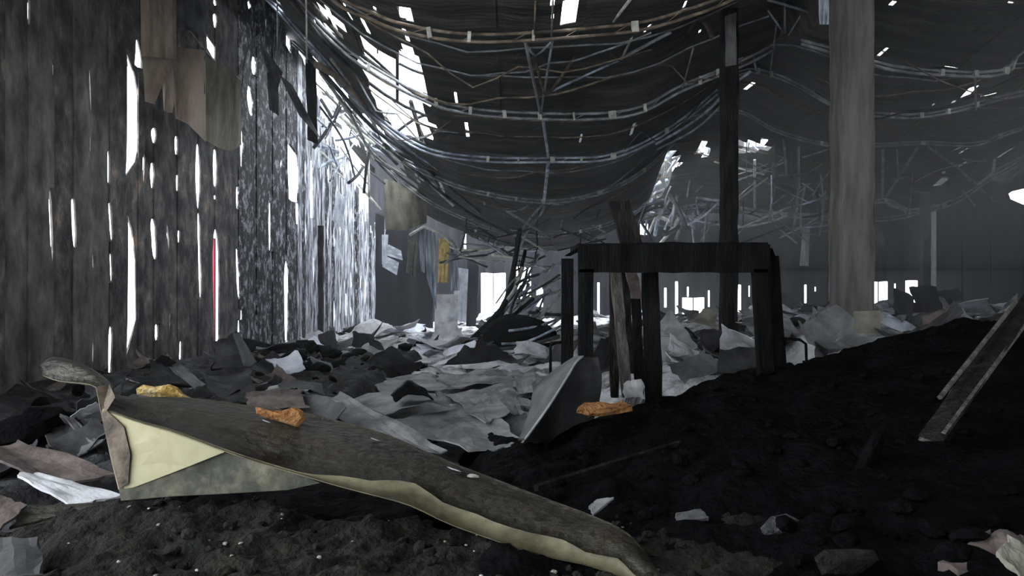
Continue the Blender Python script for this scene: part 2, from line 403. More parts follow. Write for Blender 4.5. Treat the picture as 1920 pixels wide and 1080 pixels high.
def surf(rows):
    Ys = [r[0] for r in rows]; tabs = [([p.x for p in r[1]], [p.z for p in r[1]]) for r in rows]
    def z(x, y):
        y = min(max(y, Ys[0]), Ys[-1])
        for i in range(len(Ys)-1):
            if y <= Ys[i+1]:
                t = (y-Ys[i])/(Ys[i+1]-Ys[i])
                a = interp(*tabs[i], x); b = interp(*tabs[i+1], x)
                return a*(1-t)+b*t+.1+.22*math.sin(math.pi*t)+.07*fbm(x, y, 2, 1.1)
        return 5
    return z
def hit(zf, px, py, y0, y1):
    Y = y0
    s0 = None; Y = max(Y, 5.2)
    while Y < y1:
        x = (px-960)*Y/F; zr = EYE+(540-py)*Y/F
        s = zr-zf(x, Y)
        if s0 is not None and s0 < 0 <= s: return x, Y
        s0 = s; Y += .04
    return None
c_leaks = [(1068, 22, 30, 46), (1036, 4, 8, 14), (1036, 30, 5, 9), (1284, 10, 5, 12), (1213, 52, 6, 12), (1186, 243, 6, 18), (1089, 258, 4, 16), (855, 182, 5, 22), (876, 242, 6, 26),
           (760, 25, 26, 24), (704, 20, 7, 14), (685, 50, 9, 18), (526, 12, 12, 10), (762, 68, 8, 20), (1312, 60, 5, 5), (779, 323, 5, 10), (825, 345, 9, 14), (832, 362, 6, 10), (820, 415, 8, 7),
           (892, 432, 4, 6), (908, 380, 4, 6), (650, 20, 6, 22), (620, 30, 10, 30), (632, 58, 22, 6), (590, 40, 5, 8)]
r_leaks = [(1388, 20, 9, 26), (1405, 160, 7, 18), (1655, 98, 9, 18), (1624, 150, 8, 14), (1626, 236, 7, 10), (1631, 262, 6, 6), (1817, 172, 20, 12), (1786, 193, 8, 6), (1750, 195, 4, 4),
           (1765, 340, 16, 13), (1805, 283, 5, 8), (1805, 307, 5, 9), (1823, 300, 3, 4), (1882, 288, 6, 12), (1770, 322, 5, 5), (1672, 4, 9, 7), (1897, 6, 10, 6), (1900, 370, 44, 26),
           (1560, 330, 4, 5), (1500, 262, 8, 4)]
bigholes = [[(682, 75), (700, 92), (722, 102), (743, 110), (758, 82), (775, 92), (795, 120), (799, 172), (799, 215), (817, 240), (804, 264), (780, 262), (740, 247), (712, 205), (690, 160), (679, 120)],
            [(712, 250), (738, 275), (755, 312), (722, 302)]]
raggeds = [([(590, 110), (690, 210), (800, 330), (720, 420), (660, 330), (590, 200)], .42), ([(600, 10), (650, 40), (640, 70), (600, 50)], .3)]
def roof(rows, leaks, big, parent, x0, x1, wpan, cell):
    zf = surf(rows); Y0, Y1 = rows[0][0], rows[-1][0]
    holes = []
    for (cx, cy, ww, hh) in leaks:
        a = hit(zf, cx, cy, Y0, Y1)
        if not a: continue
        t = hit(zf, cx, cy-hh/2, Y0, Y1); b = hit(zf, cx, cy+hh/2, Y0, Y1)
        if not (t and b): continue
        ylo, yhi = sorted((t[1], b[1])); hw = ww/2*a[1]/F
        if yhi-ylo > 2.5: continue
        holes.append((a[0]-hw, a[0]+hw, ylo, yhi))
    for r in range(len(rows)-1):
        ya, yb = rows[r][0], rows[r+1][0]
        n = max(1, round((x1-x0)/wpan))
        for k in range(n):
            if yb < 7 and x0 > 0 and 10 < x0+(x1-x0)*(k+.5)/n < 16.5: continue      # opening added out of view so sky light reaches the smoke
            xa = x0+(x1-x0)*k/n-.03; xb = x0+(x1-x0)*(k+1)/n+.03
            xs = [xa+(xb-xa)*i/max(2, round((xb-xa)/cell)) for i in range(max(2, round((xb-xa)/cell))+1)]
            m_ = max(3, round((yb-ya)/(cell*1.6)))
            ys = [ya+(yb-ya)*i/m_ for i in range(m_+1)]
            hs = [h for h in holes if h[1] > xa and h[0] < xb and h[3] > ya and h[2] < yb]
            for h in hs:
                xs += [q for q in h[:2] if xa < q < xb]; ys += [q for q in h[2:] if ya < q < yb]
            xs = sorted(set(xs)); ys = sorted(set(ys))
            grid = [[Vector((x, y, zf(x, y)+(.02 if k % 2 else 0))) for y in ys] for x in xs]
            if not hs and ya > 8:
                jx = .34*(xb-xa)/max(1, len(xs)-1); jy = .34*(yb-ya)/max(1, len(ys)-1)
                for i in range(1, len(xs)-1):
                    for j in range(1, len(ys)-1):
                        q_ = Vector((xs[i]+random.uniform(-jx, jx), ys[j]+random.uniform(-jy, jy), 0)); q_.z = zf(q_.x, q_.y)+(.02 if k % 2 else 0); grid[i][j] = q_
            gone = set()
            for i in range(len(xs)-1):
                for j in range(len(ys)-1):
                    cxm = (xs[i]+xs[i+1])/2; cym = (ys[j]+ys[j+1])/2
                    if any(h[0] <= cxm <= h[1] and h[2] <= cym <= h[3] for h in hs): gone.add((i, j)); continue
                    q = proj(grid[i][j]*.5+grid[i+1][j+1]*.5)
                    if ya > 5 and any(inpoly(q[0], q[1], pl) for pl in big): gone.add((i, j)); continue
                    for pl, pr in raggeds:
                        if inpoly(q[0], q[1], pl) and fbm(cxm, cym, 9, 2.2) > .25-pr: gone.add((i, j)); break
            v, f = shell(grid, len(xs)-1, len(ys)-1, .012, keep=lambda i, j: (i, j) not in gone)
            if f: mesh('roof_sheet', v, f, M['roof'], parent)
    return zf
ceil = prop(empty('ceiling', (0, 15, 5)), kind='structure')
zc = roof(centre, c_leaks, bigholes, ceil, -5.8, 4.25, 1.12, .14)
zr = roof(right, r_leaks, [[(1208, 335), (1225, 290), (1262, 280), (1275, 310), (1250, 345), (1225, 380), (1206, 370)], [(1312, 275), (1325, 262), (1330, 300), (1316, 300)], [(1385, 268), (1440, 262), (1445, 280), (1390, 292)]], ceil, 4.1, 18.1, 1.3, .22)

# ---- purlins
def purlin(rw, x0, x1, label, m, r=.022, gap=.08, clamps=(), drop=0.0):
    Y, pts = rw
    pts = [p for p in pts if x0 <= p.x <= x1]
    mid = pts[len(pts)//2]
    t = thing('roof_purlin', mid, label, 'roof beam')
    tube('upper_chord', [p+Vector((0, 0, gap/2-drop)) for p in pts], r, m, t)
    tube('lower_chord', [p+Vector((0, -.02, -gap/2-drop)) for p in pts], r, m, t)
    xs = [p.x for p in pts]; zs = [p.z for p in pts]
    x = pts[0].x+.3
    while x < pts[-1].x-.2:            # lacing between chords
        a = Vector((x, Y, interp(xs, zs, x)-gap/2-drop)); b = Vector((x+.22, Y, interp(xs, zs, x+.22)+gap/2-drop))
        tube('lacing', [a, b], .007, m, t, 4); x += .62
    for (px, sz) in clamps:
        x = (px-960)*Y/F
        if not (pts[0].x < x < pts[-1].x): continue
        z = interp(xs, zs, x)-drop
        v, f = box_data((x, Y-.02, z), sz*.6, .06, gap+.03, Matrix.Rotation(random.uniform(-.2, .2), 3, 'Y'))
        mesh('clamp', v, f, M['clamp'], t)
purlin(centre[2], -5.7, 4.2, 'highest rust-brown sagging roof beam crossing the top of the picture', M['rust'], .022, .1, [(805, .09), (880, .07), (1000, .06), (1190, .14)])
purlin(centre[3], -5.7, 4.3, 'long sagging roof beam with pale clamps meeting the hanging V strut', M['steel'], .024, .1, [(692, .08), (818, .1), (882, .09), (946, .1), (1012, .1), (1076, .05), (1148, .2), (1209, .08), (1345, .08), (1312, .08)])
purlin(centre[4], -5.7, 4.3, 'sagging roof beam below the one with many clamps, bluish right half', M['bluesteel'], .024, .09, [(915, .09), (972, .07), (1036, .15), (1090, .08), (1150, .18), (1250, .12)])
purlin(centre[5], -5.7, 4.3, 'fourth sagging roof beam from the top above the burnt table', M['steel'], .024, .08, [(915, .1), (968, .1), (1018, .14), (1125, .2), (1208, .12)])
purlin(centre[6], -5.7, 4.2, 'lowest sagging roof beam close above the table frame', M['steel'], .02, .08, [(1008, .14), (1088, .12), (1125, .12), (1060, .08)])
purlin(right[2], 4.2, 17, 'high hazy roof beam at upper right behind the concrete column', M['steel'], .026, .07, [(1498, .25), (1560, .08), (1765, .09), (1828, .1), (1885, .12)])
purlin(right[3], 4.2, 17, 'hazy roof beam with bright clamps right of the concrete column', M['steel'], .024, .07, [(1420, .12), (1445, .1), (1672, .12), (1726, .12), (1777, .1), (1830, .12)])
purlin(right[4], 4.2, 17, 'faint roof beam in smoke, lower one behind the concrete column', M['steel'], .026, .07, [(1540, .12), (1565, .1), (1730, .12), (1875, .15)])
purlin(right[5], 4.1, 16.5, 'far drooping roof beam with bright splices above the back wall openings', M['bluesteel'], .03, .12, [(1468, .15), (1473, .1), (1505, .25), (1560, .2), (1700, .3), (1770, .2), (1390, .2)])
purlin(right[6], 4.1, 16.5, 'farthest drooping roof beam hanging near the back wall', M['bluesteel'], .03, .12, [])
def batten(rows, i, t, x0, x1, zf, label):
    y = rows[i][0]*(1-t)+rows[i+1][0]*t
    pts = []
    x = x0
    while x <= x1:
        pts.append(Vector((x, y+.15*noise.noise(Vector((x*.4, y, 0))), zf(x, y)-.06-.05*noise.noise(Vector((x, y, 7)))))); x += .4
    o = tube('roof_batten', pts, .014, M['steel' if random.random() < .5 else 'rust'], None, 5)
    prop(o, label, 'roof batten', 'thin battens under the roof sheets')
for i, t in ((2, .3), (2, .65), (3, .35), (3, .7), (4, .5), (5, .5)):
    batten(centre, i, t, -5.4, 4.1, zc, 'thin dark batten running under the sagging roof sheets')
for i, t in ((2, .5), (3, .5), (4, .3), (4, .65)):
    batten(right, i, t, 4.3, 17, zr, 'thin dark batten running under the sagging roof sheets')

# ---- loose cables and laths hanging under the roof
for i in range(26):
    rows_, zf_, xa, xb = (centre, zc, -5, 3.8) if i < 15 else (right, zr, 4.6, 15)
    y0 = random.uniform(8, 21); x0_ = random.uniform(xa, xb-1.5); ln = random.uniform(1.2, 4.5); an = random.uniform(-.7, .7)
    pts = []
    for k in range(8):
        t = k/7; x = min(xb+.3, x0_+ln*t*math.cos(an)); y = y0+ln*t*math.sin(an)
        pts.append(Vector((x, y, zf_(x, y)-.08-.45*random.random()*math.sin(math.pi*t)*(.3 if i % 2 else 1))))
    o = tube('roof_lath', smooth_pts(pts, 2), random.uniform(.009, .018), M[random.choice(('steel', 'rust', 'rust', 'darksteel'))], None, 5)
    prop(o, 'loose lath or wire drooping below the %s roof sheets' % ('left and centre' if i < 15 else 'right-hand hazy'), 'roof lath', 'loose laths under the roof, %s' % ('centre' if i < 15 else 'right'))
# ---- struts and loose trusses; bars given as (px,py,Y) chains
def truss(name, label, bars, cat='truss', dm='steel', base=None):
    p0 = P(*bars[0][0][0]) if base is None else base
    t = thing(name, p0, label, cat)
    for b in bars:
        pts, r = b[0], b[1]; m = M[b[2]] if len(b) > 2 else M[dm]
        sq = b[3] if len(b) > 3 else 1
        w_ = [P(*q) for q in pts]
        if len(w_) > 2: w_ = smooth_pts(w_, 3)
        tube('bar', w_, r, m, t, 6, sq)
    return t
truss('hanging_strut', 'V-shaped lattice strut hanging at the centre between the top roof beams', [
 ([(985, 78, 9.3), (1013, 212, 11.9)], .022), ([(1036, 75, 9.3), (1014, 212, 11.9)], .018, 'steel'), ([(985, 78, 9.3), (1004, 104, 9.8), (1036, 76, 9.4)], .016, 'bluesteel'),
 ([(1000, 100, 9.8), (1020, 175, 11)], .02, 'rust'), ([(985, 78, 9.2), (1036, 76, 9.2)], .014), ([(1004, 0, 8.4), (1002, 70, 9)], .012, 'rust'), ([(1037, 0, 8.4), (1034, 72, 9)], .014)])
truss('hanging_strut', 'narrow blue-grey strut running down the centre through the lower roof beams', [
 ([(1018, 222, 12), (1028, 295, 15)], .03, 'bluesteel'), ([(1028, 305, 15), (1020, 376, 19)], .04, 'bluesteel'), ([(1022, 380, 19), (1000, 402, 19.5), (972, 440, 20.5)], .03), ([(1020, 385, 19), (1015, 400, 19.4), (985, 440, 20.5), (965, 500, 22)], .03)])
truss('zigzag_brace', 'zigzag braces left of the wooden post forming open triangles', [
 ([(1108, 66, 10), (1034, 170, 11)], .024, 'rust'), ([(1036, 170, 11), (1160, 113, 10.6)], .02, 'bluesteel'), ([(1112, 72, 10), (1160, 112, 10.5)], .024, 'rust'), ([(1217, 0, 9), (1166, 110, 10.4)], .018, 'clamp'),
 ([(1164, 110, 10.4), (1258, 60, 9.8)], .026, 'steel'), ([(1120, 55, 9.5), (1190, 10, 8.8)], .03, 'steel'), ([(1108, 60, 9.5), (1180, 5, 8.7)], .02, 'bluesteel'), ([(1150, 40, 9), (1185, -5, 8.4)], .02, 'clamp')])
truss('loose_rail', 'double rail sloping up to the right across the wooden post', [
 ([(1230, 270, 15), (1290, 235, 14.2), (1335, 200, 13.6), (1375, 158, 13), (1408, 134, 12.6)], .03, 'bluesteel'), ([(1232, 280, 15), (1300, 245, 14.2), (1345, 205, 13.6), (1385, 158, 13)], .022, 'steel'),
 ([(1272, 165, 12.2), (1310, 150, 12), (1360, 128, 12), (1440, 72, 12)], .02, 'steel'), ([(1290, 30, 10), (1320, 40, 10.2), (1335, 70, 10.5)], .03, 'rust'), ([(1310, 30, 10), (1290, 60, 10.4)], .02, 'rust'), ([(1300, 90, 11), (1280, 165, 12)], .012)])
truss('hanging_rods', 'vertical hanger rods and braces in smoke right of the wooden post', [
 ([(1471, -10, 10.8), (1472, 62, 11)], 0.020), ([(1462, 0, 11), (1445, 130, 12.5)], 0.014), ([(1520, 0, 10.6), (1478, 66, 11)], 0.014), ([(1440, 20, 10.6), (1470, 62, 11)], 0.014), ([(1408, 0, 11), (1412, 95, 12), (1418, 130, 13)], 0.020),
 ([(1450, 272, 18), (1451, 370, 19)], 0.043), ([(1497, 275, 18), (1499, 355, 19)], 0.032), ([(1415, 300, 20), (1415, 390, 21)], 0.043, 'clamp'), ([(1380, 300, 20), (1384, 385, 21), (1395, 400, 21)], 0.036)], cat='rods')
truss('hanging_rods', 'vertical hanger rods and long diagonal braces at far right in smoke', [
 ([(1826, 30, 10.6), (1828, 138, 11)], 0.020), ([(1828, 140, 11), (1830, 205, 14)], 0.020), ([(1882, 25, 10.8), (1760, 95, 12), (1690, 150, 13)], 0.029), ([(1656, 282, 18), (1655, 368, 22)], 0.041), ([(1722, 275, 18), (1662, 368, 22)], 0.035),
 ([(1740, 275, 18), (1800, 318, 20)], 0.032), ([(1865, 300, 18), (1860, 325, 19), (1835, 345, 20)], 0.036, 'clamp'), ([(1800, 318, 20), (1830, 345, 21), (1860, 335, 21)], 0.043), ([(1626, 390, 22), (1648, 375, 22)], 0.043, 'clamp'), ([(1658, 372, 22), (1670, 385, 22), (1688, 390, 22)], 0.043, 'clamp'),
 ([(1682, 280, 18.4), (1684, 330, 19)], 0.023), ([(1846, 140, 12), (1920, 92, 11)], 0.023, 'clamp'), ([(1440, 0, 10), (1560, 40, 11), (1700, 120, 13), (1730, 110, 13)], 0.020), ([(1745, 86, 12), (1752, 55, 11.6)], 0.043, 'clamp'), ([(1736, 86, 12), (1756, 94, 12)], 0.043, 'clamp'), ([(1830, 22, 10.8), (1890, 28, 10.8)], 0.029, 'rust')], cat='rods')
# left eave wreck
truss('collapsed_eave_beams', 'bundle of fallen eave beams sloping down from the left wall top', [
 ([(535, -20, 11), (600, 70, 12.5), (660, 130, 13.5), (760, 200, 15), (900, 255, 16)], .035, 'darksteel'), ([(560, -20, 11), (640, 70, 12), (700, 120, 13), (800, 190, 15)], .04, 'greywood'),
 ([(575, 100, 13), (640, 175, 14.5), (700, 240, 16), (780, 300, 18), (900, 400, 22)], .045, 'darksteel'), ([(585, 95, 13), (660, 180, 15), (740, 260, 17), (870, 350, 20)], .04, 'bluesteel'),
 ([(590, 120, 13.2), (640, 150, 14), (690, 205, 15)], .07, 'brownsheet', .4), ([(600, 135, 14), (660, 220, 16), (700, 290, 18), (760, 330, 20)], .035, 'clamp'),
 ([(620, 110, 14), (680, 190, 15.5), (705, 240, 17)], .03, 'clamp'), ([(640, 60, 12.5), (690, 100, 13), (745, 150, 14)], .03, 'darksteel'), ([(745, -10, 12), (745, 190, 14)], .07, 'darksteel', .5),
 ([(708, -10, 12), (708, 100, 13)], .018, 'steel'), ([(520, 5, 12), (520, 110, 12.5)], .014, 'steel'), ([(574, -10, 11), (575, 118, 12)], .016, 'clamp'), ([(750, 120, 14.5), (775, 132, 15), (800, 140, 15)], .03, 'darksteel'),
 ([(770, 190, 16), (785, 240, 17), (800, 300, 18.5), (822, 350, 20)], .05, 'darksteel'), ([(740, 250, 17), (775, 225, 17), (800, 215, 17)], .035, 'darksteel'), ([(770, 200, 16), (800, 270, 18), (815, 300, 19)], .03, 'darksteel'),
 ([(720, 270, 18), (790, 330, 20), (880, 400, 22), (960, 440, 23)], .05, 'darksteel'), ([(800, 330, 20), (815, 310, 20), (825, 295, 20)], .04, 'darksteel'), ([(700, 250, 18), (770, 310, 20), (850, 385, 22)], .05, 'bluesteel'),
 ([(672, 345, 22), (715, 395, 22)], .04, 'clamp'), ([(690, 280, 21), (692, 370, 21)], .04, 'clamp'), ([(600, 200, 17), (645, 265, 18), (665, 330, 20)], .03, 'steel'), ([(640, 200, 18), (610, 260, 19)], .025, 'steel'), ([(660, 215, 18), (700, 300, 20)], .03, 'clamp')], cat='beams')
def wreck(name, label, n, x0, x1, y0, y1, Y0, Y1, ang, seed, rad=(.018, .05), ln=(30, 110), ms=('bluesteel', 'steel', 'darksteel', 'clamp'), cat='wreckage'):
    random.seed(seed)
    bars = []
    for i in range(n):
        cx, cy = random.uniform(x0, x1), random.uniform(y0, y1); a = math.radians(random.gauss(*random.choice(ang))); L = random.uniform(*ln)/2
        Y = random.uniform(Y0, Y1); dy = random.uniform(-.8, .8)
        dx, dz = math.cos(a)*L, -math.sin(a)*L; bend = random.uniform(-.12, .12)*L
        bars.append(([(cx-dx, cy-dz, Y-dy), (cx+bend, cy+bend, Y), (cx+dx, cy+dz, Y+dy)], random.uniform(*rad), random.choice(ms)))
    return truss(name, label, bars, cat)
wreck('truss_wreckage', 'bright blue-grey tangle of snapped truss bars above the table frame', 80, 1195, 1345, 285, 440, 22, 27, [(60, 14), (20, 14), (-50, 15), (70, 10)], 3, rad=(.02, .07), ms=('bluesteel', 'clamp', 'bluesteel', 'steel', 'darksteel'))
wreck('truss_wreckage', 'tangle of thin bars between wooden post and concrete column in haze', 64, 1385, 1560, 262, 445, 18, 23, [(10, 12), (88, 6), (-25, 15), (35, 12)], 4, rad=(.014, .036), ms=('bluesteel', 'clamp', 'steel', 'darksteel'))
wreck('truss_wreckage', 'bluish bars fanned out over the hanging cloths near the far end', 22, 860, 1000, 430, 500, 21, 24, [(-18, 10), (15, 12)], 5)
wreck('truss_wreckage', 'curved bars heaped beside the dark collapsed mound at centre', 40, 960, 1045, 520, 650, 17, 21, [(35, 14), (20, 10), (60, 12)], 6, ln=(40, 120))
wreck('truss_wreckage', 'bright snapped slats against the ash-grey end of the left wall', 44, 600, 740, 150, 330, 19, 25, [(-50, 14), (-42, 10), (85, 8), (30, 20)], 8, rad=(.02, .06))
wreck('truss_wreckage', 'faint bars hanging in smoke right of the concrete column', 26, 1640, 1880, 240, 395, 19, 25, [(8, 12), (85, 8), (-30, 15)], 9, rad=(.012, .028), ms=('steel', 'steel', 'darksteel', 'clamp'))
wreck('truss_wreckage', 'dark twisted bars under the lowest beam left of the table frame', 30, 850, 1130, 385, 480, 19, 24, [(-25, 12), (20, 14), (75, 10)], 10, rad=(.015, .035), ms=('darksteel', 'steel', 'darksteel'))
truss('fallen_rafters', 'long dark rafters leaning down to the floor left of the table frame', [
 ([(975, 430, 20), (960, 520, 19), (940, 580, 18), (870, 650, 16.5)], .07, 'blackwood'), ([(985, 470, 20), (965, 545, 19), (920, 615, 17.5), (850, 665, 16)], .05, 'charwood'), ([(968, 470, 20), (955, 560, 18.5), (900, 630, 17)], .045, 'greywood'),
 ([(1000, 560, 18), (950, 600, 17.5), (900, 625, 17)], .05, 'blackwood'), ([(1050, 630, 16), (980, 650, 16), (920, 655, 16)], .04, 'darksteel'), ([(1050, 612, 16.5), (990, 640, 16.5), (940, 645, 16.5)], .03, 'bluesteel')], cat='rafters')
random.seed(21)

# ---- posts
def post(name, px0, px1, Y, m, label, top=7.5, depth=None, bend=0, cat='post'):
    x0 = (px0-960)*Y/F; x1 = (px1-960)*Y/F; wd = x1-x0; cx = (x0+x1)/2; dp = depth or wd
    g = []
    n = 22; v = []; f = []
    for i in range(n+1):
        z = top*i/n
        j = lambda: random.uniform(-.012, .012)
        b = bend*(z/top)
        for sx, sy in ((-1, -1), (-.85, -1.06), (.85, -1.06), (1, -1), (1, 1), (-1, 1)):
            v.append(Vector((cx+b+sx*wd/2+j(), Y+sy*dp/2+j(), z)))
    for i in range(n):
        for k in range(6): f.append((i*6+k, i*6+(k+1) % 6, (i+1)*6+(k+1) % 6, (i+1)*6+k))
    f.append((5, 4, 3, 2, 1, 0)); f.append(tuple(n*6+k for k in range(6)))
    o = mesh(name, v, f, m)
    o.data.transform(Matrix.Translation((-cx, -Y, 0))); o.location = (cx, Y, 0)
    return prop(o, label, cat)
post('concrete_column', 1567, 1626, 9.0, M['concrete'], 'thick smoke-grey concrete column rising full height at right', 6.15, .36, cat='column')
post('wooden_post', 1351, 1379, 10, M['charwood'], 'tall charred wooden post rising behind the burnt table frame', 5.35, .2, .02)
sp = plate('split_board', [P(1361, 30, 9.85), P(1380, 24, 9.85), P(1380, 122, 9.85), P(1361, 125, 9.85)], M['midboard'], None, rough=.01, th=.04)
prop(sp, 'pale grey board nailed high on the charred wooden post', 'board')
post('steel_post', 1728, 1742, 23, M['greysheet'], 'slim hazy post standing between the bright openings and right edge', 6, .2)
post('steel_post', 1556, 1566, 24, M['greysheet'], 'thin distant post just left of the concrete column', 5.2, .2)
post('wooden_post', 597, 606, 19, M['darksteel'], 'thin dark wall post in front of ash-grey boards', 3.2, .12)

# ---- sheets hanging on the left
def ragged(name, top, bottom, Y0, Y1, m, label, cat, th=.01, n=14):
    """curtain between two pixel polylines of equal length, with ragged lower edge"""
    g = []
    T = smooth_pts([Vector((a, b, 0)) for a, b in top], 3) if len(top) > 2 else [Vector((top[0][0]+(top[1][0]-top[0][0])*i/9, top[0][1]+(top[1][1]-top[0][1])*i/9, 0)) for i in range(10)]
    K = len(T)
    bx_ = [b[0] for b in bottom]
    tx0, tx1 = top[0][0], top[-1][0]
    for i in range(K):
        t = i/(K-1)
        # arc position on the bottom polyline
        s = t*(len(bottom)-1); k = min(len(bottom)-2, int(s)); q = s-k
        bxx = bottom[k][0]*(1-q)+bottom[k+1][0]*q; byy = bottom[k][1]*(1-q)+bottom[k+1][1]*q
        Y = Y0*(1-t)+Y1*t
        col = []
        for j in range(n+1):
            u = j/n
            w_ = .012*math.sin(t*17+u*3)*u+.03*noise.noise(Vector((t*4, u*3, Y0)))
            col.append(P(T[i].x*(1-u)+bxx*u, T[i].y*(1-u)+byy*u, Y+w_*2))
        g.append(col)
    v, f = shell(g, K-1, n, th)
    o = mesh(name, v, f, m)
    c = sum((Vector(a) for a in v), Vector())/len(v); c.z = min(a.z for a in v)
    o.data.transform(Matrix.Translation(-c)); o.location = c
    return prop(o, label, cat)
ragged('hanging_sheet', [(263, -30), (330, -30)], [(265, 105), (300, 108), (330, 112)], 10.5, 10.9, M['brownsheet'], 'brown scorched sheet hanging at the top of the left wall, upper piece', 'sheet')
ragged('hanging_sheet', [(266, 88), (300, 90), (330, 88), (385, 95)], [(272, 190), (290, 196), (312, 140), (308, 208), (322, 212), (327, 190), (330, 222), (352, 232), (360, 240), (386, 266)], 10.6, 11.6, M['brownsheet'],
       'tan scorched sheet with torn pointed lower edge on the left wall', 'sheet', n=18)
ragged('hanging_sheet', [(383, 105), (410, 118), (440, 135), (452, 148)], [(384, 262), (410, 278), (432, 284), (452, 272)], 11.6, 12.8, M['olivesheet'], 'olive-grey drooping sheet beside the torn tan sheet', 'sheet')
ragged('hanging_sheet', [(330, -20), (384, -20)], [(328, 60), (350, 55), (384, 70), (386, 108)], 11.4, 12.0, M['greysheet'], 'blue-grey plate above the torn tan sheet', 'sheet')
ragged('hanging_plank', [(574, 112), (592, 112)], [(578, 262), (594, 270)], 15.5, 15.6, M['charwood'], 'charred plank hanging under the bright clamp at the left wall', 'plank', th=.05)
ragged('torn_strip', [(524, 140), (548, 160)], [(560, 215), (602, 262)], 14.5, 15, M['greysheet'], 'grey torn strip leaning diagonally at the left wall', 'sheet')
ragged('torn_strip', [(500, 135), (520, 140)], [(505, 205), (524, 218)], 14.5, 14.8, M['greysheet'], 'short grey flap hanging left of the diagonal strip', 'sheet')
ragged('torn_strip', [(488, 80), (530, 135)], [(492, 110), (520, 170)], 14.3, 14.6, M['midboard'], 'narrow dark flap high on the left wall near the curled strip', 'sheet')
tube_o = tube('curled_strip', [P(a, b, 13.2) for a, b in ((455, 160), (456, 130), (462, 100), (472, 78), (488, 62))], .02, M['greysheet'], None, 5, .5); prop(tube_o, 'thin curled metal strip arching on the left wall', 'strip')
tube_o = tube('twisted_wire', [P(a, b, 12.5) for a, b in ((345, 45), (358, 60), (372, 78), (395, 105), (415, 128), (440, 140), (452, 150))], .012, M['clamp'], None, 5); prop(tube_o, 'pale wire drooping along the top edge of the olive sheet', 'wire')
ragged('hanging_sheet', [(632, 358), (650, 372)], [(622, 412), (640, 428)], 20.5, 20.8, M['whiteboard'], 'small white sheet hanging on the ash-grey wall', 'sheet')
ragged('hanging_sheet', [(1534, -20), (1564, -20)], [(1537, 46), (1555, 46)], 9.5, 9.6, M['whiteboard'], 'white tapered sheet hanging left of the concrete column top', 'sheet')
ragged('hanging_sheet', [(720, 335), (755, 345), (800, 362)], [(722, 430), (760, 432), (800, 418)], 22.5, 23.5, M['olivesheet'], 'khaki ribbed sheet hanging beyond the left wall', 'sheet')
ragged('hanging_strip', [(1505, 428), (1518, 428)], [(1499, 498), (1516, 499)], 27, 27, M['whiteboard'], 'pale blue strip hanging in front of the dark back wall', 'strip')
ragged('hanging_sheet', [(1640, 425), (1652, 425)], [(1645, 462), (1662, 460)], 27, 27, M['greysheet'], 'faint grey flap hanging right of the concrete column', 'sheet')
# far cloths
E = thing('shredded_sheet', P(735, 515, 25), 'white shredded sheet with three fingers near the dark far wall', 'sheet')
for a, b, c, d in (((722, 400), (726, 398), (722, 440), (719, 470)), ((728, 458), (752, 470), (755, 488), (722, 478)), ((720, 478), (748, 492), (744, 516), (717, 500)), ((716, 440), (728, 440), (724, 505), (716, 495))):
    plate('shred', [P(a[0], a[1], 25), P(b[0], b[1], 25), P(c[0], c[1], 25), P(d[0], d[1], 25)], M['whiteboard'], E, rough=.05, n=5)
ragged('hanging_cloth', [(765, 440), (785, 432)], [(762, 510), (780, 520)], 24, 24, M['olivecloth'], 'dull olive cloth hanging left of the blue-grey cloths', 'cloth')
ragged('hanging_cloth', [(782, 425), (798, 422)], [(790, 508), (796, 512)], 24, 24.2, M['bluecloth'], 'narrow blue-grey cloth right of the olive cloth', 'cloth')
ragged('hanging_cloth', [(796, 422), (816, 432)], [(800, 520), (818, 580)], 24.2, 24.4, M['bluecloth'], 'long pale blue-grey cloth beside the yellow cloth', 'cloth')
ragged('hanging_cloth', [(823, 446), (842, 448)], [(821, 530), (840, 530)], 24, 24, M['ochre'], 'mustard yellow cloth strip hanging at the far end', 'cloth')
ragged('hanging_cloth', [(844, 446), (856, 460)], [(846, 545), (862, 545)], 24, 24.2, M['bluecloth'], 'blue-grey cloth right of the mustard cloth', 'cloth')
ragged('hanging_cloth', [(850, 500), (878, 505)], [(852, 600), (874, 605)], 25, 25, M['whiteboard'], 'pale lilac sheet hanging low beside the grey panel', 'cloth')
TOPLATE('grey_panel', [P(815, 552, 24.5), P(858, 552, 24.5), P(858, 622, 24.5), P(815, 622, 24.5)], M['paleboard'], 'light grey panel standing at the far end below the yellow cloth', 'panel', rough=.01, th=.08)
TOPLATE('dark_partition', [P(704, 400, 25.8), P(812, 440, 25.8), P(812, 625, 25.8), P(704, 625, 25.8)], M['back'], 'blue-black partition panel at the far end of the left wall', 'partition', rough=.003, th=.06, jag=.015)
TOPLATE('door_leaf', [P(876, 470, 25.5), P(898, 500, 25.5), P(892, 612, 25.5), P(874, 612, 25.5)], M['back'], 'narrow dark upright panel left of the bright far opening', 'panel', rough=.01, th=.05)
rp = box('red_post', (WX-.5, wy(401)*1.086, 1.05), .05, .09, 3.2, M['red']); prop(rp, 'red painted post outside, seen through a gap in left wall', 'post')
hb = tube('hanger_rail', [P(768, 441, 23.8), P(795, 425, 23.8), P(830, 440, 23.8), P(860, 470, 23.8)], .05, M['clamp'], None, 6); prop(hb, 'bent pale rail from which the far cloths hang', 'rail')

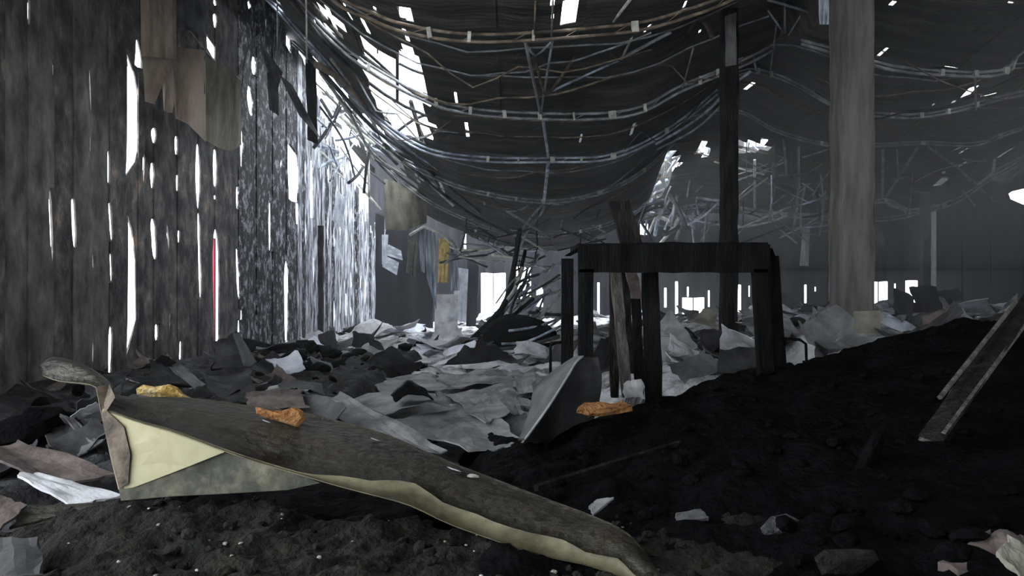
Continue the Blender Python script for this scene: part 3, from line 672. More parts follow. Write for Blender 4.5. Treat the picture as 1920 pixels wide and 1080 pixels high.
# ================================================================ HEAPS
def heap(name, x0, x1, y0, y1, step, ctrl, m, label, cat, amp=.05, ns=2.2, edge=.25, power=3.0, base=-.08):
    nx_ = int((x1-x0)/step); ny_ = int((y1-y0)/step)
    C = [(P(a, b, c)) for a, b, c in ctrl]
    v = []; f = []
    H = {}
    for j in range(ny_+1):
        for i in range(nx_+1):
            x = x0+i*(x1-x0)/nx_; y = y0+j*(y1-y0)/ny_
            sw = 0; s = 0
            for c in C:
                d = (c.x-x)**2+(c.y-y)**2+.01
                w_ = d**(-power/2); sw += w_; s += w_*c.z
            z = s/sw
            z += amp*fbm(x, y, 1, ns, 6)+amp*.5*abs(noise.noise(Vector((x*ns*3, y*ns*3, 4))))
            e = min(x-x0, x1-x, y-y0, y1-y)
            e = max(0, min(1, (e+.12*fbm(x, y, 8, 1.5))/edge)); e = e*e*(3-2*e)
            z = base+(z-base)*e
            H[(i, j)] = z; v.append((x, y, z))
    for j in range(ny_):
        for i in range(nx_):
            a = j*(nx_+1)+i; f.append((a, a+1, a+nx_+2, a+nx_+1))
    c = Vector(((x0+x1)/2, (y0+y1)/2, 0))
    o = mesh(name, [Vector(q)-c for q in v], f, m, smooth=True); o.location = c
    prop(o, label, cat, kind='stuff')
    def hz(x, y):
        i = (x-x0)/(x1-x0)*nx_; j = (y-y0)/(y1-y0)*ny_
        i = int(round(i)); j = int(round(j))
        return H.get((i, j), -9)
    return hz
h_mound = heap('rubble_mound', -2.6, 1.3, 1.2, 3.35, .022,
    [(-200, 1100, 2.0), (150, 1080, 2.3), (480, 1080, 2.3), (800, 1080, 2.3), (1200, 1085, 2.25), (300, 950, 2.9), (500, 945, 2.95), (700, 990, 2.75), (900, 1030, 2.55), (1100, 1075, 2.4), (240, 945, 2.9), (130, 1010, 2.6), (20, 1120, 2.5), (400, 960, 3.2), (600, 1010, 3.2), (0, 1000, 3.1), (900, 1060, 3.2)],
    M['mound'], 'brown-black crumbly rubble mound in the near foreground under the bent sheet', 'rubble', amp=.04, ns=7)
h_char = heap('charcoal_heap', -.55, 6.6, 1.7, 7.6, .045,
    [(900, 860, 5.0), (1000, 830, 5.2), (1100, 800, 5.3), (1240, 752, 5.5), (1400, 715, 5.6), (1500, 700, 5.6), (1600, 690, 5.6), (1700, 668, 5.6), (1760, 625, 5.7), (1830, 606, 5.8), (1890, 612, 5.8), (2100, 600, 5.8), (2500, 600, 5.8),
     (1000, 960, 3.4), (1200, 960, 3.2), (1400, 900, 3.4), (1600, 860, 3.5), (1800, 830, 3.6), (2100, 800, 3.6), (1250, 1080, 2.4), (1500, 1080, 2.3), (1700, 1075, 2.3), (1900, 1050, 2.3), (2400, 1000, 2.4),
     (900, 880, 6), (1000, 835, 7.2), (1000, 830, 6.3), (920, 850, 5.6), (1100, 805, 6.4), (1250, 750, 7.4), (1500, 720, 7.4), (1800, 700, 7.4), (2200, 680, 7.4)],
    M['char'], 'large black charcoal heap filling the lower right foreground', 'charcoal heap', amp=.075, ns=2.6, edge=.4)
h_gap_shade = heap('gap_shade_heap', -1.9, -.1, 3.1, 5.6, .05,
    [(420, 940, 3.6), (560, 930, 3.6), (640, 935, 3.7), (760, 945, 3.6), (860, 950, 3.5), (700, 900, 4.4), (560, 890, 4.6), (820, 900, 4.4), (700, 850, 5.4), (850, 860, 5.4), (560, 850, 5.2), (950, 900, 4)],
    M['char'], 'low black heap added to make the shaded gap behind the bent metal sheet dark', 'shade filler', amp=.05, ns=2.6, edge=.35)  # heap added so the shadow gap under the bent sheet turns black
h_left = heap('burnt_debris_bank', -5.75, -1.5, 3.0, 14.5, .06,
    [(-300, 900, 4), (0, 870, 4.4), (150, 830, 5), (200, 940, 3.6), (60, 960, 3.3), (0, 760, 6.6), (60, 770, 6.8), (150, 780, 6.6), (250, 745, 7.4), (300, 730, 8), (400, 700, 9.5), (500, 700, 9.6), (560, 720, 9), (600, 740, 8), (500, 780, 6.5), (640, 700, 10.5), (640, 670, 13), (560, 660, 13), (480, 670, 13), (400, 690, 11), (440, 840, 5), (560, 830, 5.6), (700, 830, 7)],
    M['debris'], 'low bank of burnt debris along the foot of the left wall', 'debris', amp=.12, ns=1.9, edge=.35)
h_far = heap('ash_debris_bed', -5.75, 17.9, 7.6, 31.8, .11,
    [(500, 740, 8), (700, 780, 8), (850, 790, 8), (1000, 780, 8), (1250, 730, 8), (1600, 612, 9.3), (1560, 622, 8.8), (1650, 630, 8.8), (1700, 640, 9), (1450, 690, 8.6), (1900, 640, 8.5), (700, 760, 10), (850, 760, 10), (1000, 750, 10), (700, 700, 14), (850, 680, 14.5), (950, 690, 14), (620, 650, 18), (760, 640, 20), (850, 640, 21), (700, 628, 26), (850, 622, 27), (1000, 655, 18), (1100, 700, 12), (1250, 680, 11), (1300, 640, 15), (1300, 610, 20), (1300, 604, 28),
     (1450, 660, 12), (1550, 620, 14), (1600, 640, 12), (1600, 592, 20), (1500, 584, 26), (1700, 590, 20), (1700, 650, 11), (1850, 590, 17), (1850, 584, 26), (1700, 582, 28), (2100, 600, 15), (2400, 600, 12), (1100, 640, 18), (1150, 610, 26), (1900, 640, 10)],
    M['ashbed'], 'pale ash and debris covering the floor of the hall to the back wall', 'ash', amp=.16, ns=1.3, edge=.4)
def ground(x, y):
    return max(0.0, h_mound(x, y), h_char(x, y), h_left(x, y), h_far(x, y))

# ---- prototypes for scattered pieces
def lump_mesh(seed, m, sq=.6):
    import bmesh
    bm = bmesh.new(); bmesh.ops.create_icosphere(bm, subdivisions=2, radius=1)
    for v in bm.verts:
        d = v.co.normalized(); k = 1+.45*noise.noise(d*1.3+Vector((seed*5.3, 0, 0)))+.2*noise.noise(d*3.5+Vector((0, seed*3, 0)))
        v.co = Vector((d.x*k*1.2, d.y*k*.9, d.z*k*sq))
    me = bpy.data.meshes.new('chunk'); bm.to_mesh(me); bm.free(); me.materials.append(m); return me
def sheet_mesh(seed, m):
    rnd = random.Random(seed)
    n = 7; g = []
    curl = rnd.uniform(-1.4, 1.4); fold = rnd.uniform(.3, .7); fa = rnd.uniform(-.8, .8); ax = rnd.uniform(-.3, .3)
    for i in range(n+1):
        r_ = []
        for j in range(n+1):
            u, v = i/n, j/n
            uu = u+(.12*noise.noise(Vector((v*4, seed, u)))); vv = v+.14*noise.noise(Vector((u*4, seed*2, v+3)))
            x = (uu-.5)*2; y = (vv-.5)*1.3
            z = curl*.3*x*x+.22*noise.noise(Vector((x*1.4, y*1.4, seed*3.3)))
            if uu+ax*vv > fold: z += fa*(uu+ax*vv-fold)*1.3
            r_.append(Vector((x, y, z)))
        g.append(r_)
    v, f = shell(g, n, n, .03)
    me = bpy.data.meshes.new('fragment'); me.from_pydata([tuple(a) for a in v], [], f); me.materials.append(m); me.update(); return me
LOOK = {'pale_ash_board': 'pale ash-grey', 'blue_white_sheet': 'blue-white', 'fallen_grey_board': 'medium grey', 'mid_grey_sheet': 'dark grey', 'dark_burnt_sheet': 'blackish', 'scorched_brown_board': 'brownish',
        'charcoal': 'black', 'dark_debris': 'grey-flecked black', 'charred_timber': 'charred brown-black', 'pale_grit': 'cream', 'rubble_mound': 'brown-black'}
def where(x, y):
    a = x/y
    h = 'far left side' if a < -.42 else 'left side' if a < -.2 else 'left of the middle' if a < 0 else 'right of the middle' if a < .22 else 'right side' if a < .45 else 'far right side'
    return h
def put(name, me, x, y, s, rot, label, cat, group, lift=0.0, z=None, sz=None):
    lk = LOOK.get(me.materials[0].name, ''); wh = where(x, y)
    dist = 'near' if y < 5 else 'middle distance' if y < 12 else 'far' if y < 20 else 'farthest'
    label = '%s %s, %s, %s' % (lk, label, wh, dist); group = '%s %s, %s, %s' % (lk, group, wh, dist)
    o = bpy.data.objects.new(name, me); COL.objects.link(o)
    zz = ground(x, y) if z is None else z
    o.rotation_euler = rot; o.scale = sz or (s, s, s)
    R = o.rotation_euler.to_matrix()
    lo = min((R @ Vector((v.co.x*o.scale.x, v.co.y*o.scale.y, v.co.z*o.scale.z))).z for v in me.vertices)
    o.location = (x, y, zz-lo*(.55)+lift-s*.03)
    return prop(o, label, cat, group)
sh_pale = [sheet_mesh(i, M[k]) for i, k in enumerate(['paleboard', 'whiteboard', 'board', 'paleboard', 'board', 'midboard'])]
sh_dark = [sheet_mesh(20+i, M[k]) for i, k in enumerate(['darkboard', 'midboard', 'darkboard', 'brownboard', 'board'])]
lumps_dark = [lump_mesh(i, M[k]) for i, k in enumerate(['char', 'char', 'debris', 'charwood'])]
lumps_light = [lump_mesh(9+i, M[k], .5) for i, k in enumerate(['chip_light', 'paleboard', 'board'])]
lump_mound = [lump_mesh(15+i, M['mound'], .6) for i in range(3)]
U = random.uniform
def rr(t=.35): return (U(-t, t), U(-t, t), U(0, 6.28))
for i in range(150):     # far corridor and hall
    Y = U(11, 31)**1.0; x = U(-5.4, .8) if i % 5 < 2 else U(1.2, min(17, Y*.72))
    
    put('sheet_fragment', random.choice(sh_pale[:2]+sh_dark[:1]+sh_pale[3:4] if Y > 15 and x < 1 else sh_pale+sh_dark[:3]), x, Y, U(.16, .42)*(1+Y/50), rr(.5), 'crumpled sheet fragment in the hall ash', 'debris', 'crumpled sheet fragments across the hall floor')
for i in range(95):
    Y = U(9.2, 14) ; x = U(1.6, Y*.7)
    put('sheet_fragment', random.choice(sh_pale+sh_dark), x, Y, U(.14, .36), rr(.7), 'bent fragment behind the charcoal heap', 'debris', 'bent fragments behind the charcoal heap')
for i in range(55):
    Y = U(8.2, 12); x = U(1.9, Y*.68)
    if abs(x-4.13) < .7 and 8.3 < Y < 9.7: continue
    put('large_fragment', random.choice(sh_pale+sh_dark[:2]), x, Y, U(.25, .45), rr(.9), 'large bent sheet piece before the column', 'debris', 'large bent pieces before the column')
for i in range(120):
    Y = U(6.4, 20); x = U(max(-4.2, -Y*.3), .25)
    put('soot_crumb', random.choice(lumps_dark[:2]), x, Y, U(.015, .06), rr(.4), 'small sooty crumb on the aisle boards', 'crumb', 'sooty crumbs on the aisle boards')
for i in range(110):
    Y = U(4.0, 14); x = U(max(-5.3, -Y*.68), -1.9 if Y < 8 else -2.6)
    put('burnt_fragment', random.choice(sh_dark+lumps_dark[:2]), x, Y, U(.07, .26), rr(.6), 'burnt fragment by the left wall', 'debris', 'dark burnt fragments along the left wall')
for i in range(60):
    Y = U(9, 22); x = U(-4.6, -1.5 if Y < 14 else .8)
    put('charred_lump', random.choice(lumps_dark), x, Y, U(.04, .14), rr(.4), 'charred lump in the left aisle', 'charred lump', 'charred lumps in the aisle')
for i in range(130):
    Y = U(2.2, 6.2); x = U(.2 if Y > 3 else .9, Y*.72)
    put('charcoal_lump', random.choice(lumps_dark[:2]), x, Y, U(.015, .05), rr(.4), 'charcoal lump on the big heap', 'charcoal', 'charcoal lumps on the big heap')
for i in range(130):
    Y = U(2.0, 3.1); x = U(-1.75, .6)
    if x < -1.45 and Y > 2.5: continue
    put('rubble_stone', random.choice(lump_mound), x, Y, U(.007, .026), rr(.4), 'stone on the foreground mound', 'stone', 'stones on the rubble mound')
for i in range(60):
    Y = U(2.05, 3.0); x = U(-1.6, .55)
    put('pale_chip', random.choice(lumps_light), x, Y, U(.003, .009), rr(.4), 'tiny chip on the foreground mound', 'chip', 'pale chips on the rubble mound')

# ---- big boards on the aisle floor (corners by pixel, lying at height z)
def fp(px, py, z=.12):
    z += .16
    Y = (EYE-z)*F/(py-540); return P(px, py, Y)
def board(q, z, m, label, tilt=(0, 0, 0, 0), **k):
    c = [fp(a, b, z+t) for (a, b), t in zip(q, tilt)]
    k.setdefault('rough', .025); k.setdefault('jag', .08)
    TOPLATE('fallen_board', c, M[m], label, 'board', **k)
board([(572, 742), (640, 738), (845, 838), (740, 850)], .22, 'board', 'long grey board lying just behind the bent metal sheet', (.12, .1, 0, 0), bulge=.04, seed=1)
board([(650, 752), (805, 738), (842, 762), (720, 782)], .15, 'board', 'dished grey board left of the aisle centre', (.05, .05, .05, 0), bulge=-.08, seed=2)
board([(730, 784), (905, 762), (985, 832), (880, 848)], .12, 'board', 'flat grey board with ash on it left of the curled sheet', seed=3)
board([(835, 742), (955, 716), (985, 772), (905, 790)], .14, 'board', 'flat grey board touching the curled sheet', (.0, .0, 0, .05), seed=4)
board([(820, 705), (930, 690), (965, 712), (850, 728)], .13, 'board', 'grey board in mid aisle below the dark crumpled plate', seed=5)
board([(690, 712), (800, 700), (835, 728), (715, 738)], .13, 'board', 'grey board near the left debris bank, mid aisle', (.05, 0, 0, 0), seed=6)
board([(860, 672), (975, 665), (990, 684), (875, 690)], .1, 'paleboard', 'pale board further down the aisle', seed=7)
board([(700, 668), (800, 662), (810, 680), (710, 690)], .1, 'paleboard', 'pale board by the far left wall foot', (.1, 0, 0, 0), seed=8)
board([(960, 690), (1040, 688), (1040, 740), (975, 735)], .1, 'board', 'grey board beside the table legs', seed=9)
board([(1130, 690), (1200, 690), (1215, 735), (1130, 735)], .12, 'paleboard', 'pale board seen between the table legs', seed=10)
board([(870, 648), (925, 645), (965, 670), (835, 684)], .3, 'darkboard', 'dark crumpled plate in mid aisle', (.25, .25, 0, 0), bulge=.12, seed=11)
board([(735, 742), (790, 725), (815, 750), (740, 756)], .25, 'darkboard', 'dark folded plate standing in mid aisle', (.25, .3, 0, 0), bulge=.1, seed=12)

def free(q, m, label, cat='sheet', name='bent_sheet', **k):
    k.setdefault('rough', .04); k.setdefault('jag', .1)
    TOPLATE(name, [P(*a) for a in q], M[m], label, cat, **k)
free([(500, 672, 9.4), (555, 656, 9.8), (572, 690, 9.2), (520, 695, 9.1)], 'whiteboard', 'pale blue-white crumpled sheet near the left wall', bulge=.15, seed=31)
free([(555, 645, 13.5), (590, 630, 14), (612, 655, 13.5), (575, 662, 13)], 'whiteboard', 'small white crumpled sheet at the foot of the far left wall', bulge=.1, seed=32)
free([(465, 705, 8.6), (520, 682, 9.0), (558, 715, 8.4), (500, 728, 8.2)], 'brownboard', 'brown domed sheet below the blue-white one', bulge=.18, seed=33)
free([(395, 690, 8.8), (400, 640, 9.0), (445, 622, 9.1), (470, 690, 8.7)], 'darkboard', 'dark domed shell leaning on the left wall debris', bulge=.22, seed=34, jag=.04)
free([(436, 625, 9.0), (447, 622, 9.0), (482, 680, 8.7), (458, 688, 8.7)], 'midboard', 'light grey curved rim of the dark domed shell', bulge=.06, seed=35, jag=.04)
free([(320, 690, 7.5), (340, 684, 7.6), (385, 720, 7.2), (365, 730, 7.2)], 'midboard', 'grey strip lying at the left wall foot', seed=36)
free([(380, 700, 7.4), (470, 690, 7.8), (480, 745, 7), (400, 745, 7)], 'darkboard', 'dark sheet in front of the domed shell', bulge=.15, seed=37)
free([(460, 735, 6.6), (560, 728, 7), (580, 765, 6.2), (470, 765, 6.2)], 'brownboard', 'brownish board behind the orange foam', seed=38)
free([(480, 745, 6.6), (580, 735, 6.9), (650, 765, 6.2), (560, 790, 5.8)], 'midboard', 'grey sheet rising behind the orange foam', bulge=.15, seed=39)
# left foreground sheets
free([(-60, 820, 3.9), (40, 828, 4.0), (215, 885, 3.7), (60, 900, 3.4)], 'brownboard', 'greyish-pink burnt sheet at the left edge', bulge=.06, seed=41, rough=.02)
free([(28, 890, 3.3), (80, 890, 3.35), (226, 930, 3.2), (130, 948, 3.1)], 'paleboard', 'light grey splintered sheet left of the cream flap', seed=42, rough=.02)
free([(-80, 910, 3.0), (0, 930, 3.0), (50, 950, 2.95), (-20, 1010, 2.7)], 'brownboard', 'tan slab corner at the far left edge', seed=43, rough=.01)
free([(40, 952, 3.0), (180, 945, 3.05), (180, 952, 3.0), (22, 990, 2.85)], 'flash', 'thin metal lip beside the tan slab corner', seed=44, rough=.01)
free([(-60, 1020, 2.5), (70, 1022, 2.55), (82, 1090, 2.3), (-60, 1110, 2.2)], 'midboard', 'rough grey slab in the bottom left corner', seed=45, th=.05)
free([(110, 780, 5.0), (140, 785, 5.0), (205, 850, 4.4), (190, 852, 4.4)], 'midboard', 'narrow grey strip behind the cream flap', seed=46)
free([(80, 800, 4.8), (140, 790, 4.9), (185, 840, 4.5), (90, 840, 4.5)], 'darkboard', 'dark crumpled sheet above the greyish-pink one', bulge=.1, seed=47)
# right hall, explicit pieces
free([(1601, 584, 8.6), (1652, 582, 8.6), (1650, 636, 8.5), (1600, 632, 8.5)], 'beige', 'square beige board standing at the foot of the concrete column', 'board', rough=.01, jag=.02, seed=51)
free([(1532, 593, 8.7), (1580, 592, 8.7), (1560, 625, 8.5), (1535, 640, 8.5)], 'paleboard', 'pale pointed sheet left of the beige board', seed=52)
free([(1528, 640, 8.3), (1570, 626, 8.4), (1615, 700, 7.6), (1530, 698, 7.6)], 'midboard', 'large grey curved sheet behind the charcoal heap', bulge=.16, seed=53)
free([(1600, 640, 8.3), (1660, 625, 8.5), (1650, 662, 8.1), (1612, 694, 7.8)], 'paleboard', 'pale bent sheet right of the large grey curved sheet', bulge=.1, seed=54)
free([(1640, 690, 8.2), (1690, 655, 8.5), (1712, 645, 8.6), (1715, 684, 8.2)], 'paleboard', 'pale curling strip close to the charcoal heap crest', bulge=.1, seed=55)
free([(1710, 625, 8.8), (1750, 628, 8.9), (1757, 662, 8.5), (1718, 678, 8.4)], 'beige', 'beige-grey rolled sheet near the charcoal hump', bulge=.2, seed=56)
free([(1660, 640, 10.6), (1690, 605, 11), (1715, 640, 10.8), (1690, 665, 10.3)], 'midboard', 'folded dark grey sheet between the pale ones', bulge=.1, seed=57)
free([(1470, 660, 9.8), (1530, 655, 10), (1575, 700, 9.3), (1478, 702, 9.3)], 'paleboard', 'pale flat sheet right of the table frame', seed=58)
free([(1300, 645, 12), (1322, 612, 12.4), (1342, 640, 12), (1335, 655, 11.8)], 'whiteboard', 'small tent-like white sheet seen through the table frame', bulge=.1, seed=59)
free([(1285, 600, 14), (1320, 578, 14.4), (1345, 585, 14.2), (1342, 615, 13.8)], 'beige', 'rounded grey-beige sheet below the bright back opening', bulge=.15, seed=60)
free([(1342, 700, 7.8), (1350, 655, 8.2), (1420, 650, 8.2), (1470, 705, 7.7)], 'darkboard', 'dark rounded sheet at the foot of the right table legs', bulge=.25, seed=61, jag=.03)
free([(1290, 690, 9.4), (1335, 680, 9.6), (1338, 705, 9.2), (1290, 712, 9.2)], 'paleboard', 'pale scrap on the ground under the table frame', seed=62)
free([(1810, 592, 14), (1855, 592, 14), (1855, 604, 13.6), (1812, 604, 13.6)], 'whiteboard', 'bright white strip lying behind the charcoal hump', seed=63)
free([(1853, 604, 11), (1870, 590, 11.2), (1908, 550, 11.6), (1905, 565, 11.3)], 'board', 'pale jagged sheet rising at the right edge', seed=64)
# curled sheet in front of the table
cs = thing('curled_sheet', P(1040, 820, 4.9), 'large curled grey sheet standing left of the table legs', 'sheet')
def loft(name, A, B, m, parent, bulge=.1, n=8, th=.012):
    a = smooth_pts([P(*q) for q in A], 4); b = smooth_pts([P(*q) for q in B], 4)
    g = []
    for p, q in zip(a, b):
        L = (q-p).length
        g.append([p.lerp(q, k/n)+Vector((0, 1, -.15))*bulge*L*math.sin(math.pi*k/n)+Vector((0, .01, 0))*noise.noise(p*4+Vector((k, 0, 0))) for k in range(n+1)])
    v, f = shell(g, len(a)-1, n, th)
    return mesh(name, v, f, m, parent, smooth=True)
EDGE = [(984, 824, 4.88), (1012, 786, 4.98), (1038, 748, 5.1), (1064, 706, 5.3), (1080, 680, 5.45), (1093, 668, 5.55)]
o = loft('pale_face', EDGE, [(972, 826, 5.3), (984, 800, 5.5), (995, 765, 5.65), (1004, 728, 5.8), (1040, 694, 5.9), (1080, 668, 5.75)], M['midboard'], cs, .12); o['label'] = 'pale grey outer face of the sheet'
loft('dark_face', EDGE, [(1060, 860, 5.3), (1085, 830, 5.35), (1112, 790, 5.45), (1126, 740, 5.5), (1128, 700, 5.6), (1122, 670, 5.65)], M['darkboard'], cs, .3)
tube('curled_edge', smooth_pts([P(a, b, c-.01) for a, b, c in EDGE], 3), .009, M['board'], cs)
free([(1088, 762, 5.0), (1175, 755, 5.15), (1180, 768, 5.0), (1100, 782, 4.85)], 'orangefoam', 'rust-orange scrap on the heap in front of the table legs', 'scrap', seed=65, th=.03, rough=.04, jag=.2)
free([(1168, 722, 5.6), (1200, 720, 5.6), (1208, 755, 5.5), (1172, 752, 5.5)], 'board', 'small grey block at the foot of the split timber', 'block', th=.1, seed=66)

# ================================================================ TABLE FRAME
TY = 6.0
tb = thing('burnt_table', P(1260, 740, TY), 'black burnt table frame standing on the rubble at centre right', 'table')
def bar4(name, pts, wx, wy_, m, parent):   # rectangular timber through points
    v = []; f = []
    for p in pts:
        for sx, sy in ((-1, -1), (1, -1), (1, 1), (-1, 1)): v.append(p+Vector((sx*wx/2+U(-.003, .003), sy*wy_/2, 0)))
    n = len(pts)
    for i in range(n-1):
        for k in range(4): f.append((i*4+k, i*4+(k+1) % 4, (i+1)*4+(k+1) % 4, (i+1)*4+k))
    f.append((3, 2, 1, 0)); f.append(tuple((n-1)*4+k for k in range(4)))
    return mesh(name, v, f, m, parent)
def lerpP(a, b, n=6): return [a.lerp(b, i/n) for i in range(n+1)]
s6 = TY/F
g = []
for i in range(25):
    t = i/24; px = 1084+(1442-1084)*t
    j = 2.2*noise.noise(Vector((t*9, 0, 3)))
    g.append([P(px, 460+j-(2 if t > .3 else 0), TY-.02), P(px, 486, TY-.02), P(px, 511+2.5*noise.noise(Vector((t*11, 4, 3))), TY-.02)])
v, f = shell(g, 24, 2, .05); mesh('front_apron', v, f, M['blackwood'], tb)
g = [[p[0]+Vector((0, .02+d*.78, .0)) for d in (0, .5, 1)] for p in g]
v, f = shell(g, 24, 2, .035); mesh('table_top', v, f, M['blackwood'], tb)
for (xa, xb, ya, yb, wd, Y) in ((1098, 1098, 505, 735, 27, TY), (1064, 1063, 485, 715, 22, TY+.75), (1424, 1436, 505, 715, 26, TY), (1446, 1462, 480, 712, 22, TY+.7)):
    bar4('leg', lerpP(P(xa, ya, Y), P(xb, yb, Y), 7), wd*Y/F, .09, M['blackwood'], tb)
bar4('side_rail', [P(1064, 480, TY+.75), P(1088, 466, TY)], .06, .05, M['charwood'], tb)
bar4('side_rail', [P(1446, 480, TY+.7), P(1440, 466, TY)], .06, .05, M['charwood'], tb)
tube('side_hoop', [P(1052, 642, TY+.7), P(1034, 643, TY+.7), P(1032, 652, TY+.7), P(1032, 702, TY+.7)], .013, M['blackwood'], tb)
tube('side_hoop', [P(1462, 634, TY+.6), P(1500, 637, TY+.6), P(1511, 645, TY+.6), P(1513, 702, TY+.6)], .013, M['blackwood'], tb)
# timbers standing through the frame
def timber(name, a, b, wx, wy_, m, label, cat='timber'):
    o = bar4(name, lerpP(a, b, 8), wx, wy_, M[m], None)
    lo = a if a.z < b.z else b
    o.data.transform(Matrix.Translation(-lo)); o.location = lo
    for v in o.data.vertices: v.co.x += .012*noise.noise(Vector((v.co.z*5, v.co.x*9, 2)))
    return prop(o, label, cat)
timber('charred_timber', P(1226, 758, 6.15), P(1216, 462, 6.2), .125, .1, 'blackwood', 'thick black timber standing in the middle of the table frame')
timber('charred_timber', P(1186, 462, 6.9), P(1160, 378, 7.0), .19, .1, 'charwood', 'short black stub sticking up above the table top')
timber('charred_timber', P(1182, 700, 6.6), P(1166, 405, 7.1), .06, .06, 'charwood', 'dark timber leaning inside the frame behind the black stub')
timber('split_timber', P(1176, 745, 6.2), P(1153, 505, 6.5), .085, .07, 'greywood', 'grey-brown split timber standing left of the thick black timber')
timber('charred_timber', P(1152, 745, 6.3), P(1150, 505, 6.6), .07, .06, 'charwood', 'dark timber immediately left of the grey-brown split one')
timber('split_timber', P(1196, 560, 6.3), P(1182, 505, 6.4), .09, .05, 'brownboard', 'pinkish burnt timber wedged at the top of the frame')
timber('charred_timber', P(1200, 745, 6.25), P(1192, 560, 6.3), .07, .06, 'blackwood', 'black timber below the pinkish wedged one')
timber('leaning_plank', P(1745, 822, 3.1), P(1960, 520, 4.9), .05, .11, 'charwood', 'charred plank leaning diagonally at the right edge', 'plank')
for q in [((1762, 745, 3.35), (1905, 565, 4.45), 'upper'), ((1768, 815, 3.1), (1935, 590, 4.3), 'lower')]:
    o = tube('plank_edge_strip', lerpP(P(*q[0]), P(*q[1]), 8), .012, M['greywood'], None, 5); prop(o, 'grey %s edge strip lying along the leaning plank' % q[2], 'strip')
timber('leaning_plank', P(1738, 826, 3.2), P(1850, 660, 4.1), .07, .03, 'greywood', 'short grey plank under the leaning charred plank', 'plank')
tube_o = tube('long_batten', [P(1005, 915, 3.5), P(1120, 878, 3.9), P(1260, 835, 4.4), P(1450, 785, 5.0), P(1640, 725, 5.6)], .018, M['charwood'], None, 5); prop(tube_o, 'long thin charred batten lying across the charcoal heap', 'batten')

# ================================================================ BENT METAL SHEET (foreground)
top = [(72, 692, 3.3), (98, 670, 3.32), (155, 684, 3.3), (205, 716, 3.25), (218, 742, 3.2), (262, 746, 3.2), (345, 746, 3.25), (450, 760, 3.25), (560, 772, 3.25), (640, 792, 3.2), (720, 814, 3.15), (800, 848, 3.05), (900, 888, 2.95), (1010, 930, 2.8), (1100, 965, 2.65), (1160, 990, 2.52), (1200, 1025, 2.42), (1245, 1088, 2.3)]
bot = [(80, 704, 3.2), (112, 716, 3.15), (170, 722, 3.05), (192, 742, 2.95), (194, 766, 2.88), (245, 786, 2.85), (320, 808, 2.82), (420, 846, 2.8), (530, 880, 2.75), (610, 904, 2.7), (690, 926, 2.65), (770, 948, 2.6), (850, 985, 2.55), (945, 1020, 2.48), (1040, 1046, 2.42), (1110, 1062, 2.36), (1165, 1082, 2.3), (1215, 1098, 2.24)]
bs = thing('bent_metal_sheet', P(640, 930, 2.7), 'long twisted sheet of sooty metal with cream edge across the foreground', 'metal sheet')
T_ = smooth_pts([P(*a) for a in top], 3); B_ = smooth_pts([P(*a) for a in bot], 3)
K = len(T_)
def strip(u0, u1, n, name, m, sag=.03, th=.006):
    g = []
    for i in range(K):
        t = i/(K-1); c = []
        for j in range(n+1):
            u = u0[i]+(u1[i]-u0[i])*j/n if isinstance(u0, list) else u0+(u1-u0)*j/n
            p = T_[i].lerp(B_[i], u)
            p = p+Vector((0, -.2, .9))*(sag*math.sin(math.pi*u)+.006*noise.noise(Vector((t*14, u*3, 1))))
            c.append(p)
        g.append(c)
    v, f = shell(g, K-1, n, th)
    return mesh(name, v, f, m, bs, smooth=True)
edge_u = [1-.26*max(0, min(1, (i/(K-1)-.5)*9))*(.75+.5*noise.noise(Vector((i*.35, 0, 0))))*(1 if i/(K-1) < .93 else max(.2, (1-i/(K-1))/.07)) - .02 for i in range(K)]
strip([0.0]*K, edge_u, 6, 'sooty_face', M['flash'])
o = strip(edge_u, [1.0]*K, 2, 'cream_rim', M['flashrim']); o['label'] = 'bare cream lower edge of the sheet'
# folded down flange at the left
def poly_plate(name, pts, m, th=.006):
    v = [P(*a) for a in pts]; n = len(v)
    nr = (v[1]-v[0]).cross(v[2]-v[0]).normalized()*th
    V = v+[p+nr for p in v]
    f = [tuple(range(n)), tuple(range(2*n-1, n-1, -1))]+[(i, n+i, n+(i+1) % n, (i+1) % n) for i in range(n)]
    return mesh(name, V, f, m, bs)
o = poly_plate('cream_flap', [(191, 770, 2.87), (320, 812, 2.84), (420, 848, 2.84), (350, 876, 2.85), (290, 900, 2.86), (250, 914, 2.86), (222, 918, 2.87), (205, 850, 2.87)], M['cream']); o['label'] = 'pale cream flap folded down at the left end'
poly_plate('dark_flap', [(222, 900, 2.872), (260, 905, 2.872), (350, 870, 2.872), (420, 838, 2.872), (530, 872, 2.872), (600, 905, 2.872), (540, 918, 2.872), (420, 925, 2.872), (320, 930, 2.872), (228, 938, 2.872)], M['greengrey'])  # darker green-grey flap set just behind the pale cream one
poly_plate('left_lip', [(180, 725, 2.95), (205, 720, 3.0), (216, 745, 2.9), (200, 770, 2.86), (232, 800, 2.85), (244, 850, 2.85), (240, 905, 2.85), (224, 916, 2.85), (206, 850, 2.86), (190, 775, 2.86)], M['brownlip'])
for (x, y, s, Y) in ((704, 824, .018, 3.02), (752, 845, .022, 2.98), (852, 880, .026, 2.86), (975, 962, .03, 2.66), (636, 905, .02, 2.72), (1148, 1030, .014, 2.4), (1158, 1040, .012, 2.38), (365, 788, .016, 3.0), (500, 790, .016, 3.0)):
    o = bpy.data.objects.new('ash_flake', lumps_light[1]); COL.objects.link(o); o.location = P(x, y, Y)-bs.location*0; o.scale = (s, s*.4, s*.15); o.rotation_euler = (0, .35, 0)
    prop(o, 'small white ash flake lying on the bent metal sheet', 'ash flake', 'ash flakes on the bent metal sheet')
